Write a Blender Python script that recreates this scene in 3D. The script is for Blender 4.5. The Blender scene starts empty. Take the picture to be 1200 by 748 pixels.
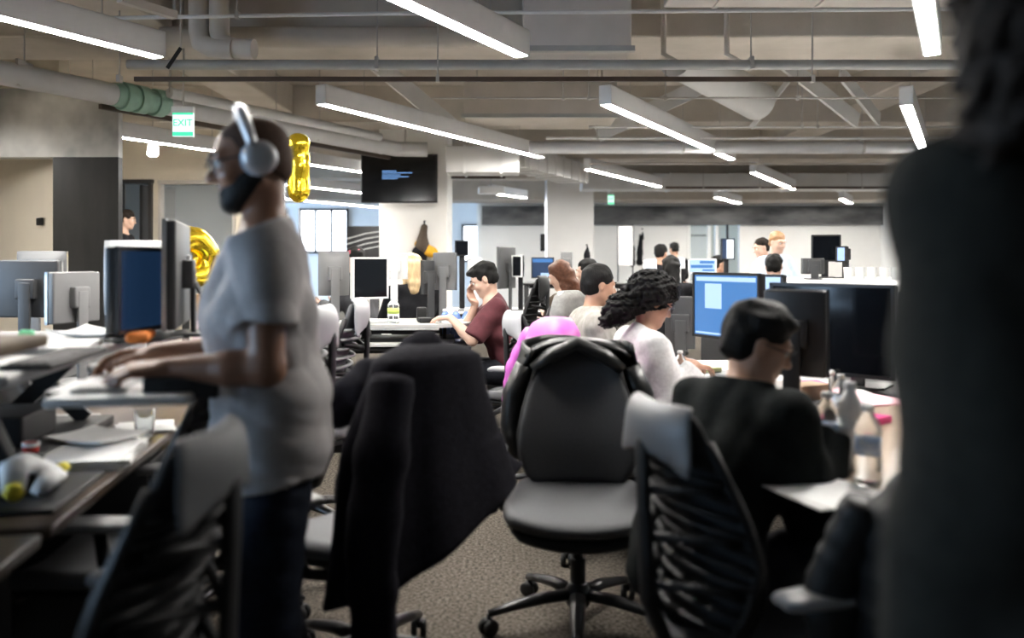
import bpy, bmesh, math, random
import numpy as np
from mathutils import Vector, Matrix, Euler
R = math.radians
S = bpy.context.scene
COL = S.collection
rnd = random.Random(7)
CAM_H, HOR, FPX, CX = 1.30, 306.0, 1000.0, 600.0
def P(px, py, d):                      # where a photo point lies at a given distance
    return Vector(((px-CX)/FPX*d, d, CAM_H+(HOR-py)/FPX*d))
def Px(px, d): return (px-CX)/FPX*d
def Pz(py, d): return CAM_H+(HOR-py)/FPX*d

# ---------------------------------------------------------------- materials
MATS = {}
def mat(name, col, rough=0.6, metal=0.0, var=0.0, scale=20.0, bump=0.0, bscale=None, emit=None, estr=0.0,
        trans=0.0, coat=0.0, spec=0.5, stretch=None, sheen=0.0, col2=None, ior=1.45, alpha=1.0):
    if name in MATS: return MATS[name]
    m = bpy.data.materials.new(name); m.use_nodes = True
    nt = m.node_tree; b = nt.nodes['Principled BSDF']
    c = (*col, 1.0)
    b.inputs['Base Color'].default_value = c
    b.inputs['Roughness'].default_value = rough
    b.inputs['Metallic'].default_value = metal
    b.inputs['Specular IOR Level'].default_value = spec
    b.inputs['IOR'].default_value = ior
    if trans: b.inputs['Transmission Weight'].default_value = trans
    if coat: b.inputs['Coat Weight'].default_value = coat; b.inputs['Coat Roughness'].default_value = 0.1
    if sheen: b.inputs['Sheen Weight'].default_value = sheen
    if alpha < 1: b.inputs['Alpha'].default_value = alpha
    if emit is not None:
        b.inputs['Emission Color'].default_value = (*emit, 1); b.inputs['Emission Strength'].default_value = estr
    if var or bump or col2:
        tc = nt.nodes.new('ShaderNodeTexCoord'); mp = nt.nodes.new('ShaderNodeMapping')
        if stretch: mp.inputs['Scale'].default_value = stretch
        nt.links.new(tc.outputs['Object'], mp.inputs['Vector'])
        nz = nt.nodes.new('ShaderNodeTexNoise'); nz.inputs['Scale'].default_value = scale; nz.inputs['Detail'].default_value = 4
        nt.links.new(mp.outputs['Vector'], nz.inputs['Vector'])
        if var or col2:
            rp = nt.nodes.new('ShaderNodeValToRGB')
            rp.color_ramp.elements[0].position = 0.3; rp.color_ramp.elements[1].position = 0.7
            lo = tuple(max(0, x*(1-var)) for x in col); hi = tuple(min(1, x*(1+var)) for x in col)
            if col2: lo, hi = col, col2
            rp.color_ramp.elements[0].color = (*lo, 1); rp.color_ramp.elements[1].color = (*hi, 1)
            nt.links.new(nz.outputs['Fac'], rp.inputs['Fac']); nt.links.new(rp.outputs['Color'], b.inputs['Base Color'])
        if bump:
            n2 = nt.nodes.new('ShaderNodeTexNoise'); n2.inputs['Scale'].default_value = bscale or scale*3; n2.inputs['Detail'].default_value = 3
            nt.links.new(mp.outputs['Vector'], n2.inputs['Vector'])
            bp = nt.nodes.new('ShaderNodeBump'); bp.inputs['Strength'].default_value = bump; bp.inputs['Distance'].default_value = 0.01
            nt.links.new(n2.outputs['Fac'], bp.inputs['Height']); nt.links.new(bp.outputs['Normal'], b.inputs['Normal'])
    MATS[name] = m
    return m

# ---------------------------------------------------------------- mesh collector
def rotm(rx=0, ry=0, rz=0): return Euler((rx, ry, rz)).to_matrix()
class MB:
    def __init__(s): s.v = []; s.f = []
    def add(s, vs, fs):
        n = len(s.v); s.v += [tuple(v) for v in vs]; s.f += [tuple(i+n for i in f) for f in fs]; return s
    def box(s, c, size, rot=None, bev=0.0):
        hx, hy, hz = (x/2 for x in size); c = Vector(c)
        if bev <= 0:
            vs = [Vector((x*hx, y*hy, z*hz)) for x in (-1, 1) for y in (-1, 1) for z in (-1, 1)]
            fs = [(0,1,3,2),(4,6,7,5),(0,4,5,1),(2,3,7,6),(0,2,6,4),(1,5,7,3)]
        else:
            bm = bmesh.new(); bmesh.ops.create_cube(bm, size=1.0)
            for v in bm.verts: v.co = Vector((v.co.x*size[0], v.co.y*size[1], v.co.z*size[2]))
            bmesh.ops.bevel(bm, geom=list(bm.edges), offset=min(bev, min(size)*0.49), segments=3, profile=0.5, affect='EDGES')
            bm.verts.index_update(); vs = [v.co.copy() for v in bm.verts]; fs = [[v.index for v in f.verts] for f in bm.faces]; bm.free()
        if rot is not None: vs = [rot @ v for v in vs]
        return s.add([v+c for v in vs], fs)
    def tube(s, pts, r, n=10, cap=True, flat=None):
        pts = [Vector(p) for p in pts]; m = len(pts)
        rs = r if isinstance(r, (list, tuple)) else [r]*m
        vs = []; up = None
        for i, p in enumerate(pts):
            t = (pts[min(i+1, m-1)]-pts[max(i-1, 0)]).normalized()
            if up is None:
                up = Vector((0, 0, 1)) if abs(t.z) < 0.9 else Vector((1, 0, 0))
            a = t.cross(up); a = a.normalized() if a.length > 1e-6 else t.orthogonal().normalized()
            b = a.cross(t).normalized(); up = b
            fl = flat or 1.0
            for k in range(n):
                q = 2*math.pi*k/n
                vs.append(p+a*(math.cos(q)*rs[i])+b*(math.sin(q)*rs[i]*fl))
        fs = []
        for i in range(m-1):
            for k in range(n):
                fs.append((i*n+k, i*n+(k+1) % n, (i+1)*n+(k+1) % n, (i+1)*n+k))
        if cap: fs.append(tuple(range(n))[::-1]); fs.append(tuple(range((m-1)*n, m*n)))
        return s.add(vs, fs)
    def lathe(s, prof, c=(0, 0, 0), n=20, rot=None):
        c = Vector(c); vs = []; m = len(prof)
        for (r, z) in prof:
            for k in range(n):
                q = 2*math.pi*k/n; v = Vector((r*math.cos(q), r*math.sin(q), z))
                vs.append((rot @ v if rot is not None else v)+c)
        fs = [(i*n+k, i*n+(k+1) % n, (i+1)*n+(k+1) % n, (i+1)*n+k) for i in range(m-1) for k in range(n)]
        fs.append(tuple(range(n))[::-1]); fs.append(tuple(range((m-1)*n, m*n)))
        return s.add(vs, fs)
    def ring(s, prof, c=(0, 0, 0), n=24, rot=None):      # closed profile swept round z (hollow)
        c = Vector(c); vs = []; m = len(prof)
        for (r, z) in prof:
            for k in range(n):
                q = 2*math.pi*k/n; v = Vector((r*math.cos(q), r*math.sin(q), z))
                vs.append((rot @ v if rot is not None else v)+c)
        fs = [(i*n+k, i*n+(k+1) % n, ((i+1) % m)*n+(k+1) % n, ((i+1) % m)*n+k) for i in range(m) for k in range(n)]
        return s.add(vs, fs)
    def prism(s, poly, z0, z1, xf=None):                  # polygon in xy pulled up in z
        n = len(poly)
        vs = [Vector((x, y, z0)) for x, y in poly]+[Vector((x, y, z1)) for x, y in poly]
        if xf is not None: vs = [xf @ v for v in vs]
        fs = [tuple(range(n))[::-1], tuple(range(n, 2*n))]+[(i, (i+1) % n, n+(i+1) % n, n+i) for i in range(n)]
        return s.add(vs, fs)
    def ball(s, c, r, n=12, m=8, rot=None):
        r = r if isinstance(r, (tuple, list)) else (r, r, r)
        vs = []; c = Vector(c)
        for i in range(m+1):
            t = math.pi*i/m
            for k in range(n):
                q = 2*math.pi*k/n
                v = Vector((r[0]*math.sin(t)*math.cos(q), r[1]*math.sin(t)*math.sin(q), r[2]*math.cos(t)))
                vs.append((rot @ v if rot is not None else v)+c)
        fs = [(i*n+k, (i+1)*n+k, (i+1)*n+(k+1) % n, i*n+(k+1) % n) for i in range(m) for k in range(n)]
        return s.add(vs, fs)
    def sheet(s, grid, th):                               # rows of points given a thickness
        nr, nc = len(grid), len(grid[0]); g = [[Vector(p) for p in r] for r in grid]
        nor = [[None]*nc for _ in range(nr)]
        for i in range(nr):
            for j in range(nc):
                du = g[min(i+1, nr-1)][j]-g[max(i-1, 0)][j]; dv = g[i][min(j+1, nc-1)]-g[i][max(j-1, 0)]
                c = du.cross(dv); nor[i][j] = c.normalized() if c.length > 1e-9 else Vector((0, 0, 1))
        vs = [g[i][j]+nor[i][j]*(th/2) for i in range(nr) for j in range(nc)]+[g[i][j]-nor[i][j]*(th/2) for i in range(nr) for j in range(nc)]
        o = nr*nc; fs = []
        I = lambda i, j: i*nc+j
        for i in range(nr-1):
            for j in range(nc-1):
                fs.append((I(i,j), I(i+1,j), I(i+1,j+1), I(i,j+1))); fs.append((o+I(i,j), o+I(i,j+1), o+I(i+1,j+1), o+I(i+1,j)))
        for j in range(nc-1):
            fs.append((I(0,j), I(0,j+1), o+I(0,j+1), o+I(0,j))); fs.append((I(nr-1,j+1), I(nr-1,j), o+I(nr-1,j), o+I(nr-1,j+1)))
        for i in range(nr-1):
            fs.append((I(i+1,0), I(i,0), o+I(i,0), o+I(i+1,0))); fs.append((I(i,nc-1), I(i+1,nc-1), o+I(i+1,nc-1), o+I(i,nc-1)))
        return s.add(vs, fs)
    def loft(s, rows, n=36, fold=0.0, nf=9, seed=0, cap=True):  # rows: (z, cx, cy, rx, ry, yaw)
        vs = []; rr = random.Random(seed); ph = [rr.uniform(0, 6.28) for _ in range(4)]
        m = len(rows)
        for i, row in enumerate(rows):
            z, cx, cy, rx, ry, yaw = row[:6]; tl = row[6] if len(row) > 6 else 0.0
            t = i/max(1, m-1)
            for k in range(n):
                q = 2*math.pi*k/n
                w = 1+fold*t*(0.6*math.sin(nf*q+ph[0]+1.2*t)+0.4*math.sin((nf+4)*q+ph[1])+0.5*math.sin(3*q+ph[2]+4*t))+fold*0.4*math.sin(2*q+ph[3]+9*t)
                x = math.copysign(abs(math.cos(q))**0.8, math.cos(q))*rx*w; y = math.copysign(abs(math.sin(q))**0.8, math.sin(q))*ry*w
                vs.append((cx+x*math.cos(yaw)-y*math.sin(yaw), cy+x*math.sin(yaw)+y*math.cos(yaw), z+tl*x))
        fs = [(i*n+k, i*n+(k+1) % n, (i+1)*n+(k+1) % n, (i+1)*n+k) for i in range(m-1) for k in range(n)]
        if cap: fs.append(tuple(range(n))); fs.append(tuple(range((m-1)*n, m*n))[::-1])
        return s.add(vs, fs)
    def build(s, name, m, parent=None, smooth=False, bevel=0.0, sub=0, loc=None, rz=0.0, auto=False):
        me = bpy.data.meshes.new(name); me.from_pydata(s.v, [], s.f); me.validate()
        bm = bmesh.new(); bm.from_mesh(me); bmesh.ops.recalc_face_normals(bm, faces=bm.faces)
        if bevel > 0:
            ed = [e for e in bm.edges if len(e.link_faces) == 2 and e.calc_face_angle(0) > 0.6]
            bmesh.ops.bevel(bm, geom=ed, offset=bevel, segments=2, profile=0.6, affect='EDGES', clamp_overlap=True)
        if smooth or auto:
            for f in bm.faces: f.smooth = True
            if auto:
                for e in bm.edges:
                    if len(e.link_faces) == 2 and e.calc_face_angle(0) > R(40): e.smooth = False
        bm.to_mesh(me); bm.free()
        if isinstance(m, (list, tuple)):
            for x in m: me.materials.append(x)
        else: me.materials.append(m)
        o = bpy.data.objects.new(name, me); COL.objects.link(o)
        if parent is not None: o.parent = parent
        if loc is not None: o.location = loc
        if rz: o.rotation_euler.z = rz
        if sub:
            md = o.modifiers.new('sub', 'SUBSURF'); md.levels = sub; md.render_levels = sub
        return o
def tag(o, label, cat, group=None, kind=None):
    o['label'] = label; o['category'] = cat
    if group: o['group'] = group
    if kind: o['kind'] = kind
    return o
def empty(name, loc, rz, label, cat, group=None):
    o = bpy.data.objects.new(name, None); COL.objects.link(o); o.empty_display_size = 0.1
    o.location = loc; o.rotation_euler.z = rz
    return tag(o, label, cat, group)
def struct(name, mb, m, parent=None, label=None, cat=None, **kw):
    o = mb.build(name, m, parent, **kw)
    if parent is None:
        o['kind'] = 'structure'
        if label: o['label'] = label; o['category'] = cat
    return o
def copy_tree(o, parent=None):
    c = o.copy(); COL.objects.link(c)
    if parent is not None: c.parent = parent
    for ch in list(o.children): copy_tree(ch, c)
    return c
def dup(o, loc, rz, label, group=None):
    c = copy_tree(o); c.location = loc; c.rotation_euler.z = rz; c['label'] = label
    if group: c['group'] = group
    return c

# ---------------------------------------------------------------- distance fields for bodies and cloth
def _v(p): return np.array(p, dtype=np.float64)
class Field:
    def __init__(s, lo, hi, step, fine=None):
        def ax(i):
            a, b = lo[i], hi[i]; segs = []
            x = a; out = []
            f = fine[i] if fine and fine.get(i) else None
            while x < b:
                out.append(x); st = step
                if f:
                    for (p, q, stp) in f:
                        if p <= x < q: st = stp
                x += st
            return np.array(out)
        s.ax = [ax(0), ax(1), ax(2)]
        s.f = np.full([len(a) for a in s.ax], 0.08, dtype=np.float32)
    def sub(s, lo, hi):
        sl = []
        for i in range(3):
            a = np.searchsorted(s.ax[i], lo[i]); b = np.searchsorted(s.ax[i], hi[i]); sl.append(slice(max(0, a-1), b+1))
        X = s.ax[0][sl[0]][:, None, None]; Y = s.ax[1][sl[1]][None, :, None]; Z = s.ax[2][sl[2]][None, None, :]
        return tuple(sl), X, Y, Z
    def add(s, prim, k=0.02, op='u'):
        fn, lo, hi = prim; pad = k+0.035
        sl, X, Y, Z = s.sub(_v(lo)-pad, _v(hi)+pad)
        if 0 in s.f[sl].shape: return s
        d = fn(X, Y, Z).astype(np.float32); a = s.f[sl]
        if op == 'u':
            h = np.maximum(k-np.abs(a-d), 0)/max(k, 1e-6); s.f[sl] = np.minimum(a, d)-h*h*k*0.25
        else:
            d = -d; h = np.maximum(k-np.abs(a-d), 0)/max(k, 1e-6); s.f[sl] = np.maximum(a, d)+h*h*k*0.25
        return s
    def clip(s, fn):
        X, Y, Z = s.ax[0][:, None, None], s.ax[1][None, :, None], s.ax[2][None, None, :]
        s.f = np.maximum(s.f, fn(X, Y, Z).astype(np.float32)); return s
    def noise(s, amp, freq, seed=0, stretch=(1, 1, 1), n=7, sharp=False):
        rg = np.random.RandomState(seed)
        i, j, l = np.nonzero(np.abs(s.f) < 0.03)
        X, Y, Z = s.ax[0][i], s.ax[1][j], s.ax[2][l]
        t = np.zeros(len(i))
        for _ in range(n):
            k = rg.normal(size=3); k /= np.linalg.norm(k); k *= freq*rg.uniform(0.6, 1.6); k *= _v(stretch)
            w = np.sin(k[0]*X+k[1]*Y+k[2]*Z+rg.uniform(0, 6.28)+0.8*np.sin(0.5*freq*X*rg.uniform(.5, 1)+0.4*freq*Z))
            t += (1-2*np.abs(w)) if sharp else w
        s.f[i, j, l] += (amp*t/math.sqrt(n)).astype(np.float32); return s
    def mesh(s, name, m, parent=None, sm=1):
        f = s.f
        f[0] = f[-1] = 0.05; f[:, 0] = f[:, -1] = 0.05; f[:, :, 0] = f[:, :, -1] = 0.05
        g = f < 0
        c = np.zeros([n-1 for n in f.shape], dtype=np.int8)
        for i in (0, 1):
            for j in (0, 1):
                for k in (0, 1):
                    c += g[i:g.shape[0]-1+i, j:g.shape[1]-1+j, k:g.shape[2]-1+k]
        mask = (c > 0) & (c < 8)
        I, J, K = np.nonzero(mask); N = len(I)
        idx = np.full(mask.shape, -1, dtype=np.int64); idx[mask] = np.arange(N)
        co = [(i, j, k) for i in (0, 1) for j in (0, 1) for k in (0, 1)]
        val = np.stack([f[I+a, J+b, K+d] for a, b, d in co], 1).astype(np.float64)
        acc = np.zeros((N, 3)); cnt = np.zeros(N)
        for p in range(8):
            for q in range(p+1, 8):
                df = [co[q][x]-co[p][x] for x in range(3)]
                if sum(abs(x) for x in df) != 1: continue
                a, b = val[:, p], val[:, q]; cr = (a < 0) != (b < 0)
                t = np.where(cr, a/np.where(np.abs(a-b) < 1e-12, 1, a-b), 0)
                for x in range(3): acc[:, x] += np.where(cr, co[p][x]+df[x]*t, 0)
                cnt += cr
        acc /= np.maximum(cnt, 1)[:, None]
        def lerp(ax, i, t): return ax[i]*(1-t)+ax[i+1]*t
        V = np.stack([lerp(s.ax[0], I, acc[:, 0]), lerp(s.ax[1], J, acc[:, 1]), lerp(s.ax[2], K, acc[:, 2])], 1)
        Q = []
        n0, n1, n2 = f.shape
        for axx in range(3):
            if axx == 0:
                e = g[:-1, 1:-1, 1:-1] != g[1:, 1:-1, 1:-1]; i, j, k = np.nonzero(e); j += 1; k += 1
                q = np.stack([idx[i, j-1, k-1], idx[i, j, k-1], idx[i, j, k], idx[i, j-1, k]], 1); fl = g[i, j, k]
            elif axx == 1:
                e = g[1:-1, :-1, 1:-1] != g[1:-1, 1:, 1:-1]; i, j, k = np.nonzero(e); i += 1; k += 1
                q = np.stack([idx[i-1, j, k-1], idx[i-1, j, k], idx[i, j, k], idx[i, j, k-1]], 1); fl = g[i, j, k]
            else:
                e = g[1:-1, 1:-1, :-1] != g[1:-1, 1:-1, 1:]; i, j, k = np.nonzero(e); i += 1; j += 1
                q = np.stack([idx[i-1, j-1, k], idx[i, j-1, k], idx[i, j, k], idx[i-1, j, k]], 1); fl = g[i, j, k]
            q = np.where(fl[:, None], q, q[:, ::-1]); Q.append(q)
        Q = np.concatenate(Q, 0); Q = Q[(Q >= 0).all(1)]
        for _ in range(sm):                                # light smoothing along quad edges
            a2 = np.zeros_like(V); c2 = np.zeros(N)
            for x in range(4):
                np.add.at(a2, Q[:, x], V[Q[:, (x+1) % 4]]); np.add.at(c2, Q[:, x], 1)
                np.add.at(a2, Q[:, x], V[Q[:, (x+3) % 4]]); np.add.at(c2, Q[:, x], 1)
            V = V*0.5+0.5*a2/np.maximum(c2, 1)[:, None]
        me = bpy.data.meshes.new(name)
        me.vertices.add(N); me.vertices.foreach_set('co', V.astype(np.float32).ravel())
        nq = len(Q); me.loops.add(nq*4); me.loops.foreach_set('vertex_index', Q.astype(np.int32).ravel())
        me.polygons.add(nq); me.polygons.foreach_set('loop_start', np.arange(0, nq*4, 4, dtype=np.int32))
        me.polygons.foreach_set('use_smooth', np.ones(nq, dtype=bool))
        me.update(calc_edges=True); me.validate()
        me.materials.append(m)
        o = bpy.data.objects.new(name, me); COL.objects.link(o)
        if parent is not None: o.parent = parent
        return o
def p_cone(a, b, r1, r2, lat=None, s=1.0):                 # round cone, optionally widened along one axis
    a, b = _v(a), _v(b); rm = max(r1, r2)*max(1.0, s)
    lo, hi = np.minimum(a, b)-rm, np.maximum(a, b)+rm
    L = None if lat is None else _v(lat)/np.linalg.norm(_v(lat))
    mid = (a+b)/2
    def sq(p):
        if L is None: return p
        return p+L*(np.dot(p-mid, L))*(1/s-1)
    a2, b2 = sq(a), sq(b); ba = b2-a2; l2 = float(ba @ ba)+1e-9; rr = r1-r2; a3 = l2-rr*rr; il2 = 1/l2
    def fn(X, Y, Z):
        if L is not None:
            d = ((X-mid[0])*L[0]+(Y-mid[1])*L[1]+(Z-mid[2])*L[2])*(1/s-1)
            X, Y, Z = X+L[0]*d, Y+L[1]*d, Z+L[2]*d
        px, py, pz = X-a2[0], Y-a2[1], Z-a2[2]
        y = px*ba[0]+py*ba[1]+pz*ba[2]; z = y-l2
        qx, qy, qz = px*l2-ba[0]*y, py*l2-ba[1]*y, pz*l2-ba[2]*y
        x2 = qx*qx+qy*qy+qz*qz; y2 = y*y*l2; z2 = z*z*l2
        k = np.sign(rr)*rr*rr*x2
        d1 = np.sqrt(x2+z2)*il2-r2; d2 = np.sqrt(x2+y2)*il2-r1
        d3 = (np.sqrt(np.maximum(x2*max(a3, 1e-9)*il2, 0))+y*rr)*il2-r1
        return np.where(np.sign(z)*max(a3, 0)*z2 > k, d1, np.where(np.sign(y)*max(a3, 0)*y2 < k, d2, d3))
    return fn, lo, hi
def p_ell(c, r, M=None):                                    # ellipsoid, M: 3x3 columns = local axes
    c, r = _v(c), _v(r); rm = float(max(r))
    Mt = np.eye(3) if M is None else np.array(M).T
    def fn(X, Y, Z):
        x, y, z = X-c[0], Y-c[1], Z-c[2]
        u = [Mt[i, 0]*x+Mt[i, 1]*y+Mt[i, 2]*z for i in range(3)]
        k0 = np.sqrt(sum((u[i]/r[i])**2 for i in range(3))); k1 = np.sqrt(sum((u[i]/r[i]**2)**2 for i in range(3)))
        return k0*(k0-1)/np.maximum(k1, 1e-6)
    return fn, c-rm, c+rm
def p_cut(prim, pt, n):                                     # keep the side the normal points away from
    fn, lo, hi = prim; pt, n = _v(pt), _v(n)/np.linalg.norm(_v(n))
    def f2(X, Y, Z): return np.maximum(fn(X, Y, Z), (X-pt[0])*n[0]+(Y-pt[1])*n[1]+(Z-pt[2])*n[2])
    return f2, lo, hi
def half(pt, n):
    pt, n = _v(pt), _v(n)/np.linalg.norm(_v(n))
    return lambda X, Y, Z: (X-pt[0])*n[0]+(Y-pt[1])*n[1]+(Z-pt[2])*n[2]
# ---------------------------------------------------------------- people
def rot_axis(v, ax, ang): return Matrix.Rotation(ang, 3, Vector(ax)) @ Vector(v)
def ik(sh, wr, l1, l2, hint):
    sh, wr = Vector(sh), Vector(wr); d = wr-sh; L = min(d.length, (l1+l2)*0.985)
    u = d.normalized(); wr = sh+u*L
    a = (l1*l1-l2*l2+L*L)/(2*L); h = math.sqrt(max(l1*l1-a*a, 0.0004))
    hv = Vector(hint); hv = (hv-u*hv.dot(u)).normalized()
    return sh+u*a+hv*h, wr
def head_prims(Hc, M, g=1.0, fem=False, nose=1.0):
    M = np.array(M); o = _v(Hc)
    def T(x, y, z): return o+M @ (_v((x, y, z))*g)
    E = lambda c, r: p_ell(T(*c), [q*g for q in r], M)
    C = lambda a, b, r1, r2: p_cone(T(*a), T(*b), r1*g, r2*g)
    add = [(E((0, -.014, .030), (.074, .096, .084)), .01), (E((0, .026, -.030), (.060, .064, .080)), .03)]
    for sx in (-1, 1):
        add += [(C((sx*.056, -.004, -.050), (sx*.020, .058, -.094), .017, .017), .03), (E((sx*.040, .058, -.030), (.022, .022, .022)), .02),
                (C((sx*.012, .090, .026), (sx*.044, .070, .026), .008, .008), .02)]
    add += [(E((0, .066, -.096), (.024, .022, .018)), .02), (C((0, .090, .010), (0, .108*nose, -.026), .008, .012), .012)]
    for sx in (-1, 1): add += [(E((sx*.012, .096, -.030), (.009, .012, .008)), .008)]
    add += [(C((-.017, .084, -.055), (.017, .084, -.055), .007, .007), .008), (C((-.014, .083, -.067), (.014, .083, -.067), .008, .008), .008)]
    sub = [(E((sx*.031, .094, .006), (.016, .012, .011)), .010) for sx in (-1, 1)]
    ears = []
    for sx in (-1, 1):
        ears += [(p_ell(T(sx*.079, -.012, -.004), (.009*g, .019*g, .031*g), M), .008)]
    conc = [(E((sx*.087, -.010, .000), (.006, .010, .018)), .006) for sx in (-1, 1)]
    return add, sub, ears, conc, T
def hand_prims(W, d, up, lat, g=1.0, curl=(0.35, 0.5, 0.4), spread=0.06, drop=0.25):
    # W wrist, d along the hand, up = back of the hand, lat = towards the thumb
    W, d, up, lat = Vector(W), Vector(d).normalized(), Vector(up).normalized(), Vector(lat).normalized()
    out = []; base = W+d*(.012*g)
    ks = [.027, .009, -.009, -.026]; ln = [(.040, .024, .019), (.045, .028, .020), (.041, .026, .019), (.032, .020, .017)]
    fw = [.088, .092, .087, .078]
    for i in range(4):
        k = W+d*(fw[i]*g)+lat*(ks[i]*g)+up*(.004*g)
        out.append((p_cone(base+lat*(ks[i]*.6*g), k, .015*g, .0115*g), .012))
        dirv = rot_axis(d, up, spread*(1.2-i*.8)); ang = drop*0.3; p = k
        axis = dirv.cross(up)
        for j in range(3):
            ang += curl[j]*(0.9+0.1*i); q = p+rot_axis(dirv, axis, -ang)*(ln[i][j]*g)
            out.append((p_cone(p, q, (.0098-.0009*j)*g, (.0090-.0010*j)*g), .004)); p = q
    t0 = W+d*(.024*g)+lat*(.020*g)-up*(.006*g)
    t1 = t0+(d*.6+lat*.75-up*.15).normalized()*(.042*g); t2 = t1+(d*.85+lat*.35-up*.25).normalized()*(.033*g); t3 = t2+(d*.95+lat*.1-up*.3).normalized()*(.026*g)
    out += [(p_cone(t0, t1, .017*g, .0115*g), .012), (p_cone(t1, t2, .0112*g, .010*g), .004), (p_cone(t2, t3, .010*g, .008*g), .004)]
    return out
def person(label, loc, heading, sc=1.0, sit=False, lean=0.0, side=0.0, twist=0.0, head=(0, 0, 0), neck=(0, .03), wr=None, wl=None, er=(.5, -.6, -.6), el=(-.5, -.6, -.6),
           skin=None, hair=None, top=None, pants=None, shoes=None, beard=None, glasses=None, step=.008, fine=None, hip=None, pose_leg=None, width=1.0, belly=1.0,
           group=None, fem=False, hand=None, name='person', eyes=True, cap=None, legs=True):
    root = empty(name, loc, heading, label, 'person', group)
    g = sc
    hz = hip if hip is not None else ((.53 if sit else .90)*g if not sit else .53)
    Pv = Vector((0, 0, hz))
    Rl = Euler((-lean, side, twist)).to_matrix()
    def B(x, y, z): return Pv+Rl @ Vector((x*g, y*g, z*g))
    waist, chest, uch, nb = B(0, .005, .17), B(0, .012, .33), B(0, -.005, .46), B(0, -.015, .545)
    sR, sL = B(.172*width, -.01, .495), B(-.172*width, -.01, .495)
    Hc = nb+Rl @ Vector((neck[0]*g, neck[1]*g, 0))+Vector((0, 0, .185*g))
    M = Euler((head[1], head[2], head[0]), 'XYZ').to_matrix()
    Mh = (Matrix.Rotation(head[0], 3, 'Z') @ Matrix.Rotation(-head[1], 3, 'X') @ Matrix.Rotation(head[2], 3, 'Y'))
    l1, l2 = .285*g, .250*g
    wr = Vector(wr) if wr is not None else sR+Vector((.06, .04, -.52))*g
    wl = Vector(wl) if wl is not None else sL+Vector((-.06, .04, -.52))*g
    eR, wR = ik(sR, wr, l1, l2, er); eL, wL = ik(sL, wl, l1, l2, el)
    hips = [Vector((sx*.088*g, 0, hz-.01)) for sx in (1, -1)]
    if pose_leg: kn, an = pose_leg
    elif sit: kn = [Vector((sx*.13*g, .42*g, hz+.01)) for sx in (1, -1)]; an = [Vector((sx*.13*g, .40*g, .09)) for sx in (1, -1)]
    else: kn = [Vector((sx*.10*g, .015*g, .48*g)) for sx in (1, -1)]; an = [Vector((sx*.115*g, -.02*g, .085*g)) for sx in (1, -1)]
    kn = [Vector(q) for q in kn]; an = [Vector(q) for q in an]
    latv = Rl @ Vector((1, 0, 0))
    def torso(o=0.0, b=1.0):
        return [(p_cone(Pv+Vector((0, 0, -.02*g)), B(0, .0, .08), (.108+o)*g*b, (.108+o)*g*b, latv, 1.42), .03), (p_cone(B(0, .0, .08), waist, (.106+o)*g*b, (.102+o)*g*b, latv, 1.34), .05),
                (p_cone(waist, chest, (.102+o)*g*b, (.113+o)*g, latv, 1.40*width), .05), (p_cone(chest, uch, (.113+o)*g, (.074+o)*g, latv, 1.62*width), .05),
                (p_cone(sR, sL, (.052+o)*g, (.052+o)*g), .05), (p_cone(uch, nb, (.070+o)*g, (.056+o)*g, latv, 1.15), .05)]
    def arm(sh, e, w, o=0.0, cut=None, loose=0.0):
        a = [(p_cone(sh, e, (.054+o)*g, (.040+o+loose)*g), .03), (p_cone(e, e.lerp(w, .35), (.040+o+loose)*g, (.041+o+loose)*g), .02), (p_cone(e.lerp(w, .35), w, (.041+o+loose)*g, (.026+o+loose*1.3)*g), .02)]
        return a
    def leg(i, o=0.0, loose=0.0):
        h, k, a = hips[i], kn[i], an[i]
        return [(p_cone(h, k, (.086+o)*g, (.056+o+loose*.5)*g), .04), (p_cone(k, k.lerp(a, .35), (.056+o+loose*.5)*g, (.054+o+loose)*g), .02), (p_cone(k.lerp(a, .35), a, (.054+o+loose)*g, (.036+o+loose*1.4)*g), .02)]
    add, sub, ears, conc, T = head_prims(Hc, Mh, g*(0.95 if fem else 1.0), fem)
    J = dict(Hc=Hc, Mh=Mh, T=T, nb=nb, sR=sR, sL=sL, eR=eR, eL=eL, wR=wR, wL=wL, B=B, Rl=Rl, g=g, root=root, Pv=Pv)
    pts = [Hc, sR, sL, eR, eL, wR, wL, Pv]+kn+an
    def bounds(ps, pad):
        return [min(p[i] for p in ps)-pad for i in range(3)], [max(p[i] for p in ps)+pad for i in range(3)]
    lo, hi = bounds(pts, .27); lo[2] = -.01
    if sit: hi[2] = Hc.z+.2
    zf = {2: [(Hc.z-.15*g, Hc.z+.14*g, min(step, (fine or step)))]}
    F = Field(lo, hi, step, zf if fine else None)
    for p, k in torso(0, belly): F.add(p, k)
    for s_, e, w in ((sR, eR, wR), (sL, eL, wL)):
        for p, k in arm(s_, e, w): F.add(p, k)
    for i in (0, 1):
        for p, k in leg(i): F.add(p, k)
        a = an[i]; F.add(p_cone(a+Vector((0, -.03*g, -.04*g)), a+Vector((0, .15*g, -.055*g)), .034*g, .026*g), .02)
    F.add(p_cone(nb+Vector((0, -.005, -.02))*g, Hc+Mh @ Vector((0, -.022, -.05))*g, (.052 if not fem else .046)*g, .052*g), .03)
    for p, k in add: F.add(p, k)
    for p, k in sub: F.add(p, k, 's')
    for p, k in ears: F.add(p, k)
    for p, k in conc: F.add(p, k, 's')
    hd = hand or {}
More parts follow.
